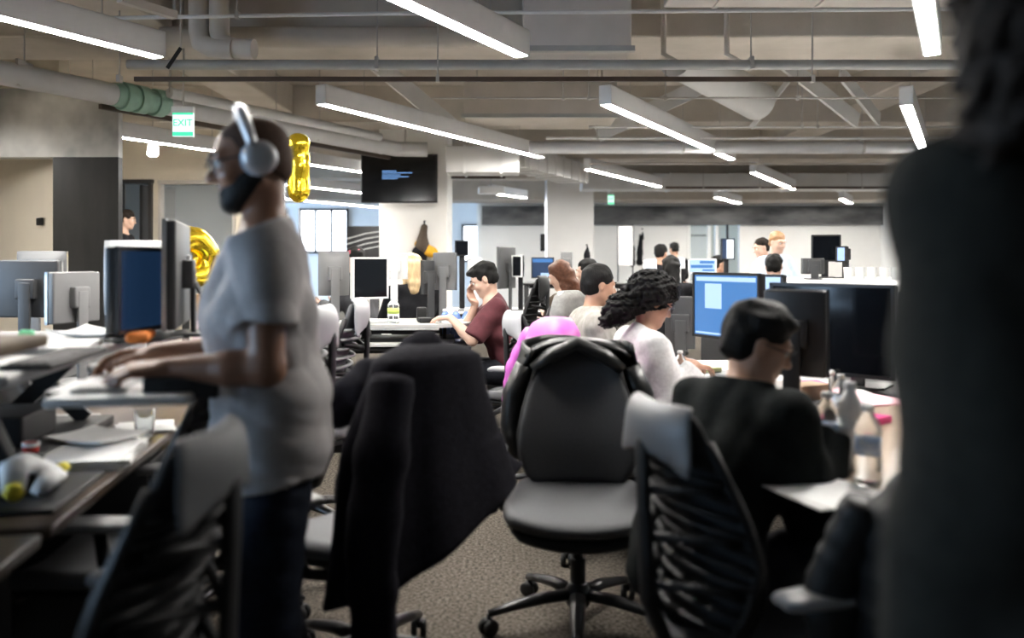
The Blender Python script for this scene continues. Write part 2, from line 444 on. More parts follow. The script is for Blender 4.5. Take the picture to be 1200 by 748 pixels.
    for sgn, e, w, key in ((1, eR, wR, 'r'), (-1, eL, wL, 'l')):
        h = hd.get(key)
        fd = (w-e).normalized()
        if h: d, up = Vector(h[0]), Vector(h[1]); kw = h[2] if len(h) > 2 else {}
        else: d, up, kw = fd, (fd.cross(Vector((0, 1, 0)) if abs(fd.y) < .8 else Vector((0, 0, 1)))*sgn), {}
        d.normalize(); up = (up-d*up.dot(d)).normalized(); lat = up.cross(d)*(1 if key == 'r' else -1)*-1
        # thumb side: towards the body's midline when the palms face down
        if h:
            mid = Vector((-sgn, 0, 0)); lat = (mid-d*mid.dot(d)-up*mid.dot(up)).normalized()
        else:
            lat = Vector((0, 1, .2)); lat = (lat-d*lat.dot(d)).normalized(); up = d.cross(lat)*(-sgn); up.normalize()
            if up.dot(Vector((sgn, 0, 0))) < 0: up = -up
        for p, k in hand_prims(w-fd*.005, d, up, lat, g*(.92 if fem else 1.0), **kw): F.add(p, k)
    body = F.mesh('body', skin, root, 1)
    # clothing
    if top:
        o = top.get('off', .012); lo2, hi2 = bounds([sR, sL, eR, eL, wR, wL, nb, Pv+Vector((0, 0, -.16))], .20)
        F = Field(lo2, hi2, step)
        for p, k in torso(o, belly*top.get('belly', 1.0)): F.add(p, k)
        if top.get('long_hem'):
            F.add(p_cone(B(0, 0, .10), Pv+Vector((0, 0, -.10*g)), (.112+o)*g*belly, (.118+o)*g*belly, latv, 1.42), .04)
        hem = top.get('hem', -.06)
        F.clip(half(B(0, 0, hem), Rl @ Vector((0, 0.0, -1))))
        sl = top.get('sleeve', 'long'); lo_ = top.get('loose', .006)
        A = Field(lo2, hi2, step)
        for s_, e, w in ((sR, eR, wR), (sL, eL, wL)):
            if sl == 'short':
                d = (e-s_); c = s_+d*top.get('slen', .72)
                A.add(p_cut(p_cone(s_, e, (.060+o)*g, (.056+o)*g), c, d), .01)
            elif sl == 'long':
                a = arm(s_, e, w, o, loose=lo_); d = w-e; c = e+d*top.get('slen', .96)
                A.add(a[0][0], .02); A.add(a[1][0], .02); A.add(p_cut(a[2][0], c, d), .02)
            elif sl == 'pushed':
                a = arm(s_, e, w, o, loose=lo_); d = w-e; c = e+d*.4
                A.add(a[0][0], .02); A.add(p_cut(p_cone(e, w, (.046+o)*g, (.046+o)*g), c, d), .02)
        k = .035; h = np.maximum(k-np.abs(F.f-A.f), 0)/k; F.f = np.minimum(F.f, A.f)-h*h*k*.25
        nz = top.get('noise', (.0035, 30)); F.noise(nz[0], nz[1], top.get('seed', 3), (.7, .7, 1.25), 7, True)
        cut = top.get('neck', .0)
        if top.get('collar'):
            ch = top['collar']
            F.add(p_cone(nb+Vector((0, 0, -.02)), nb+Rl @ Vector((0, .012, ch))*g+Vector((0, 0, .0)), (.066+o*.5)*g, (.066)*g), .015)
            F.clip(half(nb+Rl @ Vector((0, 0, ch*g)), Rl @ Vector((0, -.35, 1))))
            F.add(p_cone(nb+Vector((0, 0, .01)), nb+Rl @ Vector((0, .03, ch+.06))*g, .056*g, .060*g), .004, 's')
        else:
            F.clip(half(nb+Rl @ Vector((0, 0, (.012+cut)*g)), Rl @ Vector((0, .35, 1))))
        J['top'] = F.mesh(top.get('name', 'shirt'), top['mat'], root, 1)
    if pants:
        o = pants.get('off', .012); lo3, hi3 = bounds([Pv+Vector((0, 0, .1*g))]+hips+kn+an, .2); lo3[2] = .02
        F = Field(lo3, hi3, max(step, .006))
        for p, k in torso(o*.8, belly)[:2]: F.add(p, k)
        for i in (0, 1):
            L = leg(i, o, pants.get('loose', .008)); a = an[i]; k_ = kn[i]
            F.add(L[0][0], .03); F.add(L[1][0], .02); F.add(p_cut(L[2][0], a+Vector((0, 0, -.03*g)), Vector((0, 0, -1))), .02)
        F.clip(half(B(0, 0, pants.get('waist', .07)), (Rl @ Vector((0, 0, 1))) if not sit else Vector((0, -.6, .8))))
        F.noise(.0035, 26, 11, (.8, .8, 1.3), 7, True)
        F.mesh(pants.get('name', 'trousers'), pants['mat'], root, 1)
    if shoes and legs:
        for i in (0, 1):
            a = an[i]; A_ = a+Vector((0, -.045*g, -.045*g)); Bt = a+Vector((0, .16*g, -.052*g))
            lo4, hi4 = bounds([A_, Bt, a], .08); lo4[2] = 0.0
            F = Field(lo4, hi4, .008); F.add(p_cone(A_, Bt, .044*g, .036*g), .01); F.add(p_cone(A_, a+Vector((0, -.01, 0)), .046*g, .05*g), .03)
            F.f = np.maximum(F.f, half((0, 0, .006), (0, 0, -1))(F.ax[0][:, None, None], F.ax[1][None, :, None], F.ax[2][None, None, :]).astype(np.float32))
            F.mesh('shoe', shoes, root, 1)
    hs = (fine or step)
    Mn = np.array(Mh); G = g*(0.95 if fem else 1.0)
    E = lambda c, r: p_ell(T(*c), [q*G for q in r], Mn)
    C = lambda a, b, r1, r2: p_cone(T(*a), T(*b), r1*G, r2*G)
    if hair:
        t = hair.get('t', .012)
        ps = [T(0, 0, 0)]+[T(*q) for q in hair.get('reach', [])]
        lo5, hi5 = bounds([Vector(p) for p in ps], .17)
        F = Field(lo5, hi5, max(hs, .004))
        F.add(E((0, -.014, .030), (.0745, .0965, .0845)), .01)
        F.add(E((0, -.040, -.02), (.067, .067, .061)), .02)
        cy, cs = hair.get('line', (.012, 1.0))
        n = Mn @ (_v((0, 1.0, -cs))/math.hypot(1, cs)); q = T(0, cy, 0)
        X, Y, Z = F.ax[0][:, None, None], F.ax[1][None, :, None], F.ax[2][None, None, :]
        wob = .0035*np.sin(95*X+60*Y+40*Z)+.003*np.sin(150*Y-120*X+70*Z)
        pl = np.maximum(half(q, n)(X, Y, Z)+wob, half(T(0, -.05, hair.get('nape', -.065)), Mn @ _v((0, .3, -1.0)))(X, Y, Z)+wob)
        up = Mn @ _v((0, 0, 1)); zl = (X-q[0])*up[0]+(Y-q[1])*up[1]+(Z-q[2])*up[2]; sd = hair.get('side', .35)
        F.f = np.maximum(F.f-t*np.clip(-pl/.06, .10, 1.0)**.85*(sd+(1-sd)*np.clip((zl/G+.01)/.09, 0, 1)), pl).astype(np.float32)
        for kind, a in hair.get('extra', []):
            F.add(E(*a) if kind == 'e' else C(*a), hair.get('k', .02))
        if hair.get('noise'): F.noise(hair['noise'][0], hair['noise'][1], 5, hair.get('stretch', (1, 1, 1)), 9, hair.get('sharp', False))
        if hair.get('side', .35) <= .5:
            for sx in (-1, 1): F.add(E((sx*.088, -.008, -.014), (.030, .024, .036)), .008, 's')
        for kind, a in hair.get('carve', []): F.add(E(*a) if kind == 'e' else C(*a), .01, 's')
        J['hair'] = F.mesh('hair', hair['mat'], root, 1)
    if beard:
        t = beard.get('t', .005); lo5, hi5 = bounds([Vector(T(0, .03, -.05))], .13)
        F = Field(lo5, hi5, max(hs, .004))
        for p, k in add:
            pass
        F.add(E((0, .026, -.030), (.060+t, .064+t, .080+t)), .02)
        for sx in (-1, 1): F.add(C((sx*.057, -.004, -.045), (sx*.020, .060, -.098), .019+t, .019+t), .03)
        F.add(E((0, .067, -.098), (.026+t, .024+t, .020+t)), .02); F.add(C((-.016, .084, -.050), (.016, .084, -.050), .008+t, .008+t), .008); F.add(C((-.014, .083, -.067), (.014, .083, -.067), .008+t*.6, .008+t*.6), .01)
        F.clip(half(T(0, .06, -.046), Mn @ _v((0, .50, 1)))); F.clip(half(T(0, -.012, 0), Mn @ _v((0, -1, .15))))
        F.add(C((-.02, .094, -.060), (.02, .094, -.060), .006, .006), .004, 's')
        F.mesh('beard', beard['mat'], root, 1)
    if eyes:
        for sx in (-1, 1):
            b = MB(); Ms = Matrix(Mn.tolist()); b.ball(T(sx*.031, .0765, .006), .0118*G, 12, 8); b.build('eye', M_EYE, root, smooth=True)
            b = MB(); b.ball(T(sx*.031, .0850, .006), (.0062*G, .0045*G, .0062*G), 10, 6, rot=Ms); b.build('iris', M_IRIS, root.children[-1] if False else root, smooth=True)
            b = MB(); b.tube([T(sx*.014, .0965, .028), T(sx*.030, .092, .033), T(sx*.046, .077, .029)], [.004*G, .005*G, .003*G], 6); b.build('eyebrow', (hair or beard)['mat'] if (hair or beard) else M_IRIS, root, smooth=True)
    if glasses:
        fr = root; gm = MB(); ln = MB(); rr = glasses.get('r', (.024, .018))
        for sx in (-1, 1):
            c = (sx*.033, .104, .004)
            loop = [T(c[0]+rr[0]*math.cos(q), c[1]-.010*(math.cos(q)*sx > .2)*abs(math.cos(q)), c[2]+rr[1]*math.sin(q)) for q in [2*math.pi*k/20 for k in range(21)]]
            gm.tube(loop, .0021*G, 6)
            gm.tube([T(sx*.056, .094, .010), T(sx*.076, .06, .010), T(sx*.080, -.01, .010), T(sx*.079, -.03, -.010)], .0024*G, 6)
            lp = [T(c[0]+rr[0]*.97*math.cos(q), c[1]-.010*(math.cos(q)*sx > .2)*abs(math.cos(q)), c[2]+rr[1]*.97*math.sin(q)) for q in [2*math.pi*k/20 for k in range(20)]]
            off = Vector(Mn @ _v((0, .0015, 0)))
            ln.add([Vector(p) for p in lp]+[Vector(p)+off for p in lp], [tuple(range(20)), tuple(range(39, 19, -1))]+[(k, (k+1) % 20, 20+(k+1) % 20, 20+k) for k in range(20)])
        gm.tube([T(-.010, .108, .008), T(0, .112, .011), T(.010, .108, .008)], .0022*G, 6)
        go = gm.build('glasses', glasses['mat'], root, smooth=True); ln.build('lens', M_LENS, go)
    if cap:
        lo5, hi5 = bounds([Vector(T(0, 0, .06))], .17); F = Field(lo5, hi5, max(hs, .005))
        F.add(E((0, -.014, .036), (.086, .108, .094)), .01); F.clip(half(T(0, 0, .045), Mn @ _v((0, -.25, -1))))
        if cap.get('brim'): F.add(E((0, .12, .052), (.07, .07, .008)), .01)
        F.noise(.002, 60, 3); F.mesh('knit_cap' if not cap.get('brim') else 'cap', cap['mat'], root, 1)
    return J
M_EYE = mat('eye_white', (.75, .72, .68), .25); M_IRIS = mat('eye_dark', (.02, .013, .01), .2)
M_LENS = mat('spectacle_lens', (.9, .95, 1), .02, trans=1.0, ior=1.1, spec=.8)
# ---------------------------------------------------------------- office chairs (facing +Y, origin on the floor)
K_BLACK = mat('chair_black', (.006, .006, .0065), .6, var=.2, scale=30)
K_GLOSS = mat('chair_black_gloss', (.012, .012, .013), .28)
K_FAB = mat('chair_graphite_fabric', (.018, .0185, .020), .8, var=.25, scale=180, bump=.25, bscale=400)
K_FABC = mat('chair_back_slate', (.050, .051, .055), .6, var=.12, scale=160, bump=.2, bscale=420)
K_SEAT = mat('chair_seat_fabric', (.105, .107, .112), .62, var=.12, scale=160, bump=.2, bscale=420)
K_CAP = mat('chair_grey_cap', (.17, .17, .175), .42, var=.06, scale=8)
K_CAPL = mat('chair_pale_cap', (.42, .425, .43), .42, var=.06, scale=8)
K_RIBL = mat('chair_pale_ribs', (.30, .31, .31), .5, var=.1, scale=12)
K_PAD = mat('chair_arm_pad', (.32, .32, .32), .45, var=.1, scale=15)
K_STEEL = mat('brushed_steel', (.55, .55, .55), .3, metal=1.0, var=.05, scale=40)
BACK = [(.34, -.195, .50), (.42, -.178, .57), (.45, -.170, .64), (.44, -.178, .72), (.41, -.200, .80), (.37, -.226, .88), (.33, -.252, .95), (.30, -.272, 1.01), (.27, -.282, 1.045)]
def back_at(z):
    for a, b in zip(BACK, BACK[1:]):
        if z <= b[2] or b is BACK[-1]:
            t = max(0, min(1, (z-a[2])/(b[2]-a[2]))); return a[0]+(b[0]-a[0])*t, a[1]+(b[1]-a[1])*t
def chair(label, loc, heading, back=None, seat=None, cap=None, rib=None, pad=None, arms=True, group=None, tall=1.0, low=1.0, sd=0.0):
    root = empty('office_chair', (loc[0], loc[1], 0), heading, label, 'chair', group); root.scale = (1, 1, low)
    back, seat, cap, rib, pad = back or K_FAB, seat or K_SEAT, cap or K_CAP, rib or K_BLACK, pad or K_PAD
    ZS = lambda z: .50+(z-.50)*tall
    b = MB(); b.lathe([(.030, .07), (.045, .09), (.050, .13), (.034, .165), (.03, .17)], n=20)
    for k in range(5):
        q = 2*math.pi*k/5+.3; d = Vector((math.cos(q), math.sin(q), 0))
        b.tube([d*.03+Vector((0, 0, .125)), d*.14+Vector((0, 0, .118)), d*.26+Vector((0, 0, .095)), d*.325+Vector((0, 0, .078))], [.030, .028, .022, .018], 10, flat=.75)
    b.build('star_base', K_GLOSS, root, smooth=True)
    for k in range(5):
        q = 2*math.pi*k/5+.3; d = Vector((math.cos(q), math.sin(q), 0)); c = d*.325; t = Vector((-math.sin(q+.5), math.cos(q+.5), 0))
        w = MB(); rm = Matrix.Rotation(q+.5, 3, 'Z') @ Matrix.Rotation(math.pi/2, 3, 'X')
        for sg in (-1, 1): w.lathe([(.010, -.011), (.026, -.010), (.030, -.005), (.030, .005), (.026, .010), (.010, .011)], c+t*(sg*.016)+Vector((0, 0, .030)), 16, rm)
        w.tube([c+Vector((0, 0, .032)), c+Vector((0, 0, .078))], .008, 8); w.box(c+Vector((0, 0, .052)), (.030, .030, .016), bev=.005)
        w.build('caster', K_BLACK, root, smooth=True)
    g = MB(); g.lathe([(.027, .16), (.027, .26), (.018, .262), (.018, .37-sd)], n=16); g.build('gas_lift', K_BLACK, root, auto=True)
    mm = MB(); mm.box((0, -.03, .385), (.17, .25, .075), bev=.02); mm.box((0, -.14, .40), (.09, .16, .06), bev=.02)
    mm.tube([(.08, .02, .39), (.20, .03, .395), (.25, .03, .39)], .008, 8); mm.v = [(x, y, z-sd) for x, y, z in mm.v]; mm.build('tilt_mechanism', K_BLACK, root, auto=True)
    # seat
    rows = []
    for i, (y, z, w) in enumerate([(-.225, .490, .17), (-.20, .485, .215), (-.12, .470, .245), (0, .462, .258), (.10, .464, .262), (.18, .468, .258), (.235, .460, .245), (.262, .435, .215)]):
        rows.append([(w*u, y-.015*abs(u)**3*(1 if y > 0 else -1), z-sd+.022*abs(u)**2.2-.012*(1-u*u)) for u in [x/6 for x in range(-6, 7)]])
    so = MB().sheet(rows, .055).build('seat', seat, root, smooth=True, sub=1)
    pan = MB(); pan.sheet([[(x*.9, y, z-.045) for x, y, z in r] for r in rows[1:]], .022); pan.build('seat_pan', K_BLACK, root, smooth=True)
    # backrest cushion
    rows = []
    for (w, y, z) in BACK: rows.append([(w/2*u, y+.045*abs(u)**2.2*(1 if z < .95 else .6), ZS(z)) for u in [x/6 for x in range(-6, 7)]])
    MB().sheet(rows, .026).build('backrest', back, root, smooth=True, sub=1)
    rb = MB()
    for k in range(11):
        z = .53+k*.040; w, y = back_at(z)
        pts = [(w/2*u*.98, y+.045*abs(u)**2.2-.028-.012*(1-abs(u)), ZS(z)) for u in [x/4 for x in range(-4, 5)]]
        rb.tube(pts, .0145, 8, flat=.55)
    rb.build('back_ribs', rib, root, smooth=True)
    for sx in (-1, 1):
        rl = MB(); pts = []; rs = []
        for z in [.46, .52, .60, .70, .80, .90, .98]:
            w, y = back_at(max(z, .5)); pts.append((sx*(w/2-.005)*(.55 if z < .5 else 1), y+.03-(.0 if z > .6 else .02), ZS(z))); rs.append(.013)
        rl.tube(pts, rs, 8); rl.build('back_rail', K_BLACK, root, smooth=True)
    sp = MB(); sp.tube([(0, -.16, .40), (0, -.255, .45), (0, -.30, .56), (0, -.305, .70), (0, -.312, ZS(.84)), (0, -.315, ZS(.95)), (0, -.305, ZS(1.0))], [.034, .034, .032, .030, .028, .028, .024], 12, flat=.5)
    for z in (.60, .72, .84):
        w, y = back_at(z)
        for sx in (-1, 1): sp.tube([(0, -.305, ZS(z)), (sx*w*.25, y-.05, ZS(z+.02)), (sx*w*.42, y-.012, ZS(z+.03))], [.014, .012, .009], 8)
    sp.build('spine', K_BLACK, root, smooth=True)
    rows = []
    for (w, y, z, e) in [(.33, -.298, .895, .012), (.335, -.312, .93, .03), (.325, -.320, .97, .045), (.31, -.322, 1.01, .045), (.29, -.312, 1.045, .04), (.265, -.290, 1.062, .03), (.25, -.272, 1.055, .02)]:
        rows.append([(w/2*u, y+e*abs(u)**2.0, ZS(z)-(.05*(1-abs(u)**1.5) if z < .9 else 0)*-1) for u in [x/6 for x in range(-6, 7)]])
    MB().sheet(rows, .012).build('head_cap', cap, root, smooth=True, sub=1)
    if arms:
        for sx in (-1, 1):
            ap = MB(); ap.tube([(sx*.07, -.06, .40), (sx*.20, -.075, .405), (sx*.275, -.07, .43), (sx*.295, -.05, .50), (sx*.300, -.03, .64)], [.022, .022, .022, .021, .018], 10, flat=.8)
            ap.build('arm_post', K_BLACK, root, smooth=True)
            pd = MB(); r_ = []
            for (y, w) in [(-.16, .028), (-.13, .043), (-.03, .050), (.07, .047), (.115, .03)]: r_.append([(sx*.300+w*u, y, .660-.008*u*u-(.012 if y > .1 else 0)) for u in (-1, -.5, 0, .5, 1)])
            pd.sheet(r_, .028); pd.build('arm_pad', pad, root, smooth=True, sub=1)
    return root
# ---------------------------------------------------------------- coats
def quilt_rows(pts, per, amp):
    out = []
    n = len(pts)
    for a, b in zip(pts, pts[1:]):
        m = max(2, int(abs(a[0]-b[0])/per*4))
        for i in range(m):
            t = i/m; r = [x+(y-x)*t for x, y in zip(a, b)]; out.append(r)
    out.append(list(pts[-1]))
    if amp:
        for r in out:
            w = 1+amp*(abs(math.sin(math.pi*(r[0])/per))-.6); r[3] *= w; r[4] *= w+amp*.5
    return out
def coat(name, label, loc, heading, m, body, sleeves=(), hood=None, group=None, per=.07, amp=.0, fold=.03, nf=9, seed=1, cat='jacket'):
    root = empty(name, (loc[0], loc[1], loc[2] if len(loc) > 2 else 0), heading, label, cat, group)
    mb = MB(); mb.loft(quilt_rows(body, per, amp), 64, fold, nf, seed); mb.build('coat_body', m, root, smooth=True)
    for i, sl in enumerate(sleeves):
        s = MB(); n = 26; pts = [Vector(p[:3]) for p in sl]; rs = [p[3] for p in sl]; P2 = []; R2 = []
        for k in range(n):
            u = k/(n-1)*(len(pts)-1); j = min(int(u), len(pts)-2); t = u-j
            P2.append(pts[j].lerp(pts[j+1], t)); rr = rs[j]+(rs[j+1]-rs[j])*t
            R2.append(rr*(1+(amp*2.0*(abs(math.sin(k*.9))-.5) if amp else .05*math.sin(k*1.3+i*2)+.03*math.sin(k*2.1))))
        for q in range(2, n-1): P2[q] = P2[q]*.5+(P2[q-1]+P2[q+1])*.25
        s.tube(P2, R2, 18, flat=.75); s.build('sleeve', m, root, smooth=True)
    if hood:
        F = Field([-.35, -.6, .5], [.35, .3, 1.4], .012)
        for a in hood: F.add(p_cone(a[0], a[1], a[2], a[3]), .03)
        F.noise(.006, 30, seed, (1, 1, 1), 7, True); F.mesh('hood', m, root)
    return root
# ---------------------------------------------------------------- screens (the picture side faces +Y)
SC_OFF = mat('screen_off', (.004, .005, .007), .10, spec=.5)
SC_NAVY = mat('screen_navy', (.004, .010, .022), .18, emit=(.03, .08, .19), estr=0.029)
SC_BLUE = mat('screen_blue', (.01, .02, .04), .25, emit=(.055, .18, .44), estr=0.151)
SC_PALE = mat('screen_pale', (.02, .03, .04), .3, emit=(.42, .60, .95), estr=0.157)
SC_WHITE = mat('screen_white', (.05, .05, .05), .3, emit=(.85, .92, 1.0), estr=0.174)
SC_DARKB = mat('screen_dark_blue', (.01, .012, .02), .25, emit=(.03, .07, .16), estr=0.093)
H_BLACK = mat('monitor_black', (.012, .012, .013), .35, var=.1, scale=10)
H_DARK = mat('monitor_dark_grey', (.055, .056, .058), .42, var=.08, scale=10)
H_GREY = mat('monitor_grey', (.17, .17, .17), .42, var=.06, scale=8)
H_SILV = mat('aluminium_silver', (.52, .52, .52), .34, metal=.55, var=.04, scale=20)
H_WHITE = mat('white_plastic', (.70, .70, .69), .38, var=.03, scale=12)
WHITE_PAPER = mat('white_paper', (.80, .80, .79), .7, var=.03, scale=30)
def monitor(label, loc, heading, w, h, zc, front, back, edge, stand=None, style='flat', group=None, tilt=0.0, windows=(), thick=.035, name='monitor', neck=True, foot=.22, chin=0.0, logo=None):
    root = empty(name, loc, heading, label, 'monitor' if name == 'monitor' else 'computer', group)
    rt = Matrix.Rotation(tilt, 3, 'X'); c = Vector((0, 0, zc)); stand = stand or back
    def tr(x, y, z): return c+rt @ Vector((x, y, z))
    b = MB()
    if style == 'bulge':
        rows = []
        for v in [x/4 for x in range(-4, 5)]: rows.append([tr(w/2*u, -.006-.045*(1-u*u)**.6*(1-v*v)**.6, h/2*v) for u in [x/6 for x in range(-6, 7)]])
        b.sheet(rows, .008)
    else: b.box(tr(0, -thick/2-.004, 0), (w*.985, thick, h*.985), rt, bev=.008)
    b.build('back_shell', back, root, auto=True)
    f = MB(); bz = .014; L = [(-w/2, -h/2, w/2, -h/2+bz+chin), (-w/2, h/2-bz, w/2, h/2), (-w/2, -h/2, -w/2+bz, h/2), (w/2-bz, -h/2, w/2, h/2)]
    for x0, z0, x1, z1 in L: f.box(tr((x0+x1)/2, .002, (z0+z1)/2), (x1-x0, .014, z1-z0), rt)
    f.build('bezel', edge, root)
    s = MB().box(tr(0, .001, chin/2), (w-2*bz+.002, .006, h-2*bz-chin+.002), rt).build('screen', front, root)
    for (u0, v0, u1, v1, m) in windows:
        W, H2 = w-2*bz, h-2*bz-chin
        MB().box(tr(-W/2+(u0+u1)/2*W, .0052, chin/2-H2/2+(v0+v1)/2*H2), ((u1-u0)*W, .0016, (v1-v0)*H2), rt).build('window_on_screen', m, s)
    if logo:
        lg = MB(); lg.ball(tr(0, -thick-.005, .02), (.018, .003, .020), 14, 8, rt); lg.ball(tr(.006, -thick-.005, .046), (.004, .002, .009), 8, 6, rt @ rotm(0, .5, 0)); lg.build('logo', logo, root, smooth=True)
    if neck:
        n = MB(); n.box((0, -.065, zc*.55), (.06, .016, zc*1.05), bev=.004); n.box((0, -.045, zc*1.0), (.10, .05, .10), bev=.008); n.build('stand_neck', stand, root, auto=True)
        q = MB(); q.prism([(-foot/2, .07), (-foot/2+.02, .09), (foot/2-.02, .09), (foot/2, .07), (foot/2, -.10), (foot/2-.02, -.12), (-foot/2+.02, -.12), (-foot/2, -.10)], 0, .010); q.build('stand_foot', stand, root, bevel=.003)
    return root
# ---------------------------------------------------------------- desks and desk clutter
WOOD = mat('dark_walnut', (.085, .060, .042), .30, col2=(.045, .030, .021), scale=6, stretch=(1, 12, 1), bump=.05)
WOODB = mat('desk_edge_wood', (.13, .09, .05), .6, spec=.2, var=.25, scale=8, stretch=(1, 8, 1))
D_BLACK = mat('desk_black', (.015, .015, .016), .45, var=.1, scale=12)
D_WHITE = mat('desk_white_laminate', (.72, .72, .70), .32, var=.02, scale=6)
D_GREY = mat('desk_grey_laminate', (.40, .40, .39), .4, var=.05, scale=8)
def desk(label, loc, heading, w, dpt, z, m, legm=None, group=None, th=.028, panel=False, name='desk', inset=.06, front=.06):
    root = empty(name, loc, heading, label, 'desk', group); legm = legm or D_BLACK       # w along x, dpt along y, top at z
    MB().box((0, 0, z-th/2), (w, dpt, th), bev=.006).build('desktop', m, root, auto=True)
    for sx in (-1, 1):
        for sy in (-1, 1):
            MB().box((sx*(w/2-inset), (dpt/2-inset) if sy > 0 else -(dpt/2-front), (z-th)/2), (.06, .06, z-th-.0), bev=.006).build('leg', legm, root, auto=True)
    MB().box((0, 0, z-th-.03), (w-.2, .05, .05)).build('crossbeam', legm, root)
    if panel: MB().box((0, dpt/2-.22, z*.50), (w-.14, .018, z*.86)).build('modesty_panel', legm, root)
    return root
def riser(label, loc, heading, w, dpt, z0, z1, m, tray=None, edge=None, group=None, rounded=False, name='standing_desk_converter'):
    root = empty(name, loc, heading, label, 'desk riser', group); H = z1-z0   # origin on the desk surface
    if rounded:
        pts = [(w/2*math.cos(q)*abs(math.cos(q))**-.25 if abs(math.cos(q)) > .01 else 0, dpt/2*math.sin(q)*(abs(math.sin(q))**-.25 if abs(math.sin(q)) > .01 else 0)) for q in [2*math.pi*k/40 for k in range(40)]]
        MB().prism(pts, H-.025, H).build('platform', m, root, bevel=.004)
    else: MB().box((0, 0, H-.014), (w, dpt, .028), bev=.008).build('platform', m, root, auto=True)
    MB().box((0, 0, .016), (w*.75, dpt*.62, .032), bev=.006).build('base_frame', D_BLACK, root, auto=True)
    for sx in (-1, 1):
        a = MB(); a.box((sx*w*.30, 0, H/2), (.022, math.hypot(dpt*.4, H*.8), .05), rotm(math.atan2(H*.75, dpt*.4), 0, 0)); a.build('lift_arm', D_BLACK, root)
        a = MB(); a.box((sx*w*.27, 0, H/2), (.018, math.hypot(dpt*.4, H*.8), .05), rotm(-math.atan2(H*.75, dpt*.4), 0, 0)); a.build('lift_arm', D_BLACK, root)
    if tray:
        (tx, ty, tz, tw, td, tm) = tray
        t = MB(); t.box((tx, ty, tz), (tw, td, .022), bev=.007); t.build('keyboard_tray', tm, root, auto=True)
        for sx in (-1, 1): MB().box((tx+sx*tw*.35, ty-td*.4, tz+.02), (.03, .16, .05), bev=.005).build('tray_bracket', D_BLACK, root, auto=True)
    return root
KEYCAP = mat('keycap_white', (.78, .78, .77), .45); KB_BASE = mat('keyboard_aluminium', (.60, .60, .60), .35, metal=.5)
def keyboard(label, loc, heading, m=None, keys=None, group=None, w=.43, d=.115):
    root = empty('keyboard', loc, heading, label, 'keyboard', group)
    MB().box((0, 0, .006), (w, d, .012), bev=.003).build('case', m or KB_BASE, root, auto=True)
    k = MB(); nx = int(w/.0195)
    for j in range(5):
        for i in range(nx):
            if j == 0 and 3 < i < 9: continue
            k.box((-w/2+.012+(i+.5)*(w-.024)/nx, -d/2+.012+(j+.5)*(d-.024)/5, .0135), ((w-.024)/nx*.84, (d-.024)/5*.84, .005))
        if j == 0: k.box((-w/2+.012+6.5*(w-.024)/nx, -d/2+.012+.5*(d-.024)/5, .0135), ((w-.024)/nx*4.8, (d-.024)/5*.84, .005))
    k.build('keys', keys or KEYCAP, root)
    return root
def bottle(label, loc, h=.21, r=.033, water=True, capm=None, labelm=None, group=None, name='water_bottle', body=None):
    root = empty(name, loc, rnd.uniform(0, 6), label, 'bottle', group)
    b = MB(); pr = [(r*.80, 0), (r, .006), (r, h*.12), (r*.94, h*.16), (r, h*.20), (r, h*.34), (r*.95, h*.36), (r*.95, h*.60), (r, h*.62), (r, h*.68), (r*.80, h*.78), (r*.48, h*.88), (r*.40, h*.90), (r*.40, h*.93)]
    b.lathe(pr, n=22); b.build('bottle_body', body or M_PET, root, smooth=True)
    MB().ring([(r*.98, h*.37), (r*.985, h*.37), (r*.985, h*.59), (r*.98, h*.59)], n=22).build('paper_label', labelm or M_BLUELAB, root, smooth=True)
    MB().lathe([(r*.44, h*.925), (r*.46, h*.93), (r*.46, h*.985), (r*.42, h)], n=18).build('cap', capm or H_WHITE, root, auto=True)
    return root
M_PET = mat('clear_plastic', (.93, .96, .97), .04, trans=.93, ior=1.15, spec=.9)
M_BLUELAB = mat('blue_white_label', (.30, .45, .75), .5, col2=(.8, .85, .9), scale=40)
def paper(label, loc, heading, w=.21, d=.297, n=1, m=None, group=None, name='paper_sheet', curl=.0, th=.0008):
    root_m = m or WHITE_PAPER
    mb = MB(); rr = random.Random(hash(label) % 1000 if False else len(label)*7+int(abs(loc[0])*100))
    for k in range(n):
        a = rr.uniform(-.12, .12) if n > 1 else 0
        rows = []
        for i in range(5):
            v = i/4-.5; rows.append([Matrix.Rotation(a, 3, 'Z') @ Vector((w*u, d*v, .001+k*.004+curl*(abs(u*2)**2)*.5+curl*(abs(v*2)**3)*.5)) for u in (-.5, -.25, 0, .25, .5)])
        mb.sheet(rows, th if n == 1 else .0035)
    o = mb.build(name, root_m, None, smooth=False); o.location = loc; o.rotation_euler.z = heading
    return tag(o, label, 'paper', group)
def boxlike(name, label, cat, loc, heading, size, m, bev=.004, group=None):
    o = MB().box((0, 0, size[2]/2), size, bev=bev).build(name, m, None, auto=True); o.location = loc; o.rotation_euler.z = heading
    return tag(o, label, cat, group)
# ---------------------------------------------------------------- the room
W_CREAM = mat('wall_cream_paint', (.76, .69, .575), .7, var=.03, scale=3)
W_WHITE = mat('wall_white_paint', (.88, .87, .84), .6, var=.03, scale=2)
CONC = mat('ceiling_painted_concrete', (.46, .415, .355), .85, col2=(.35, .31, .262), scale=2.2, bump=.25, bscale=14)
CONC_L = mat('beam_painted_concrete', (.54, .49, .43), .8, col2=(.44, .40, .345), scale=2.5, bump=.2, bscale=16)
DUCT = mat('duct_painted_metal', (.56, .52, .475), .55, var=.06, scale=3)
DUCT_L = mat('duct_pale_metal', (.60, .595, .58), .5, var=.05, scale=3)
PIPE_G = mat('pipe_grey_paint', (.36, .355, .335), .5, var=.08, scale=6)
PIPE_B = mat('pipe_brown_paint', (.055, .034, .022), .5, var=.15, scale=10)
PIPE_L = mat('pipe_light_paint', (.52, .52, .52), .5, var=.06, scale=5)
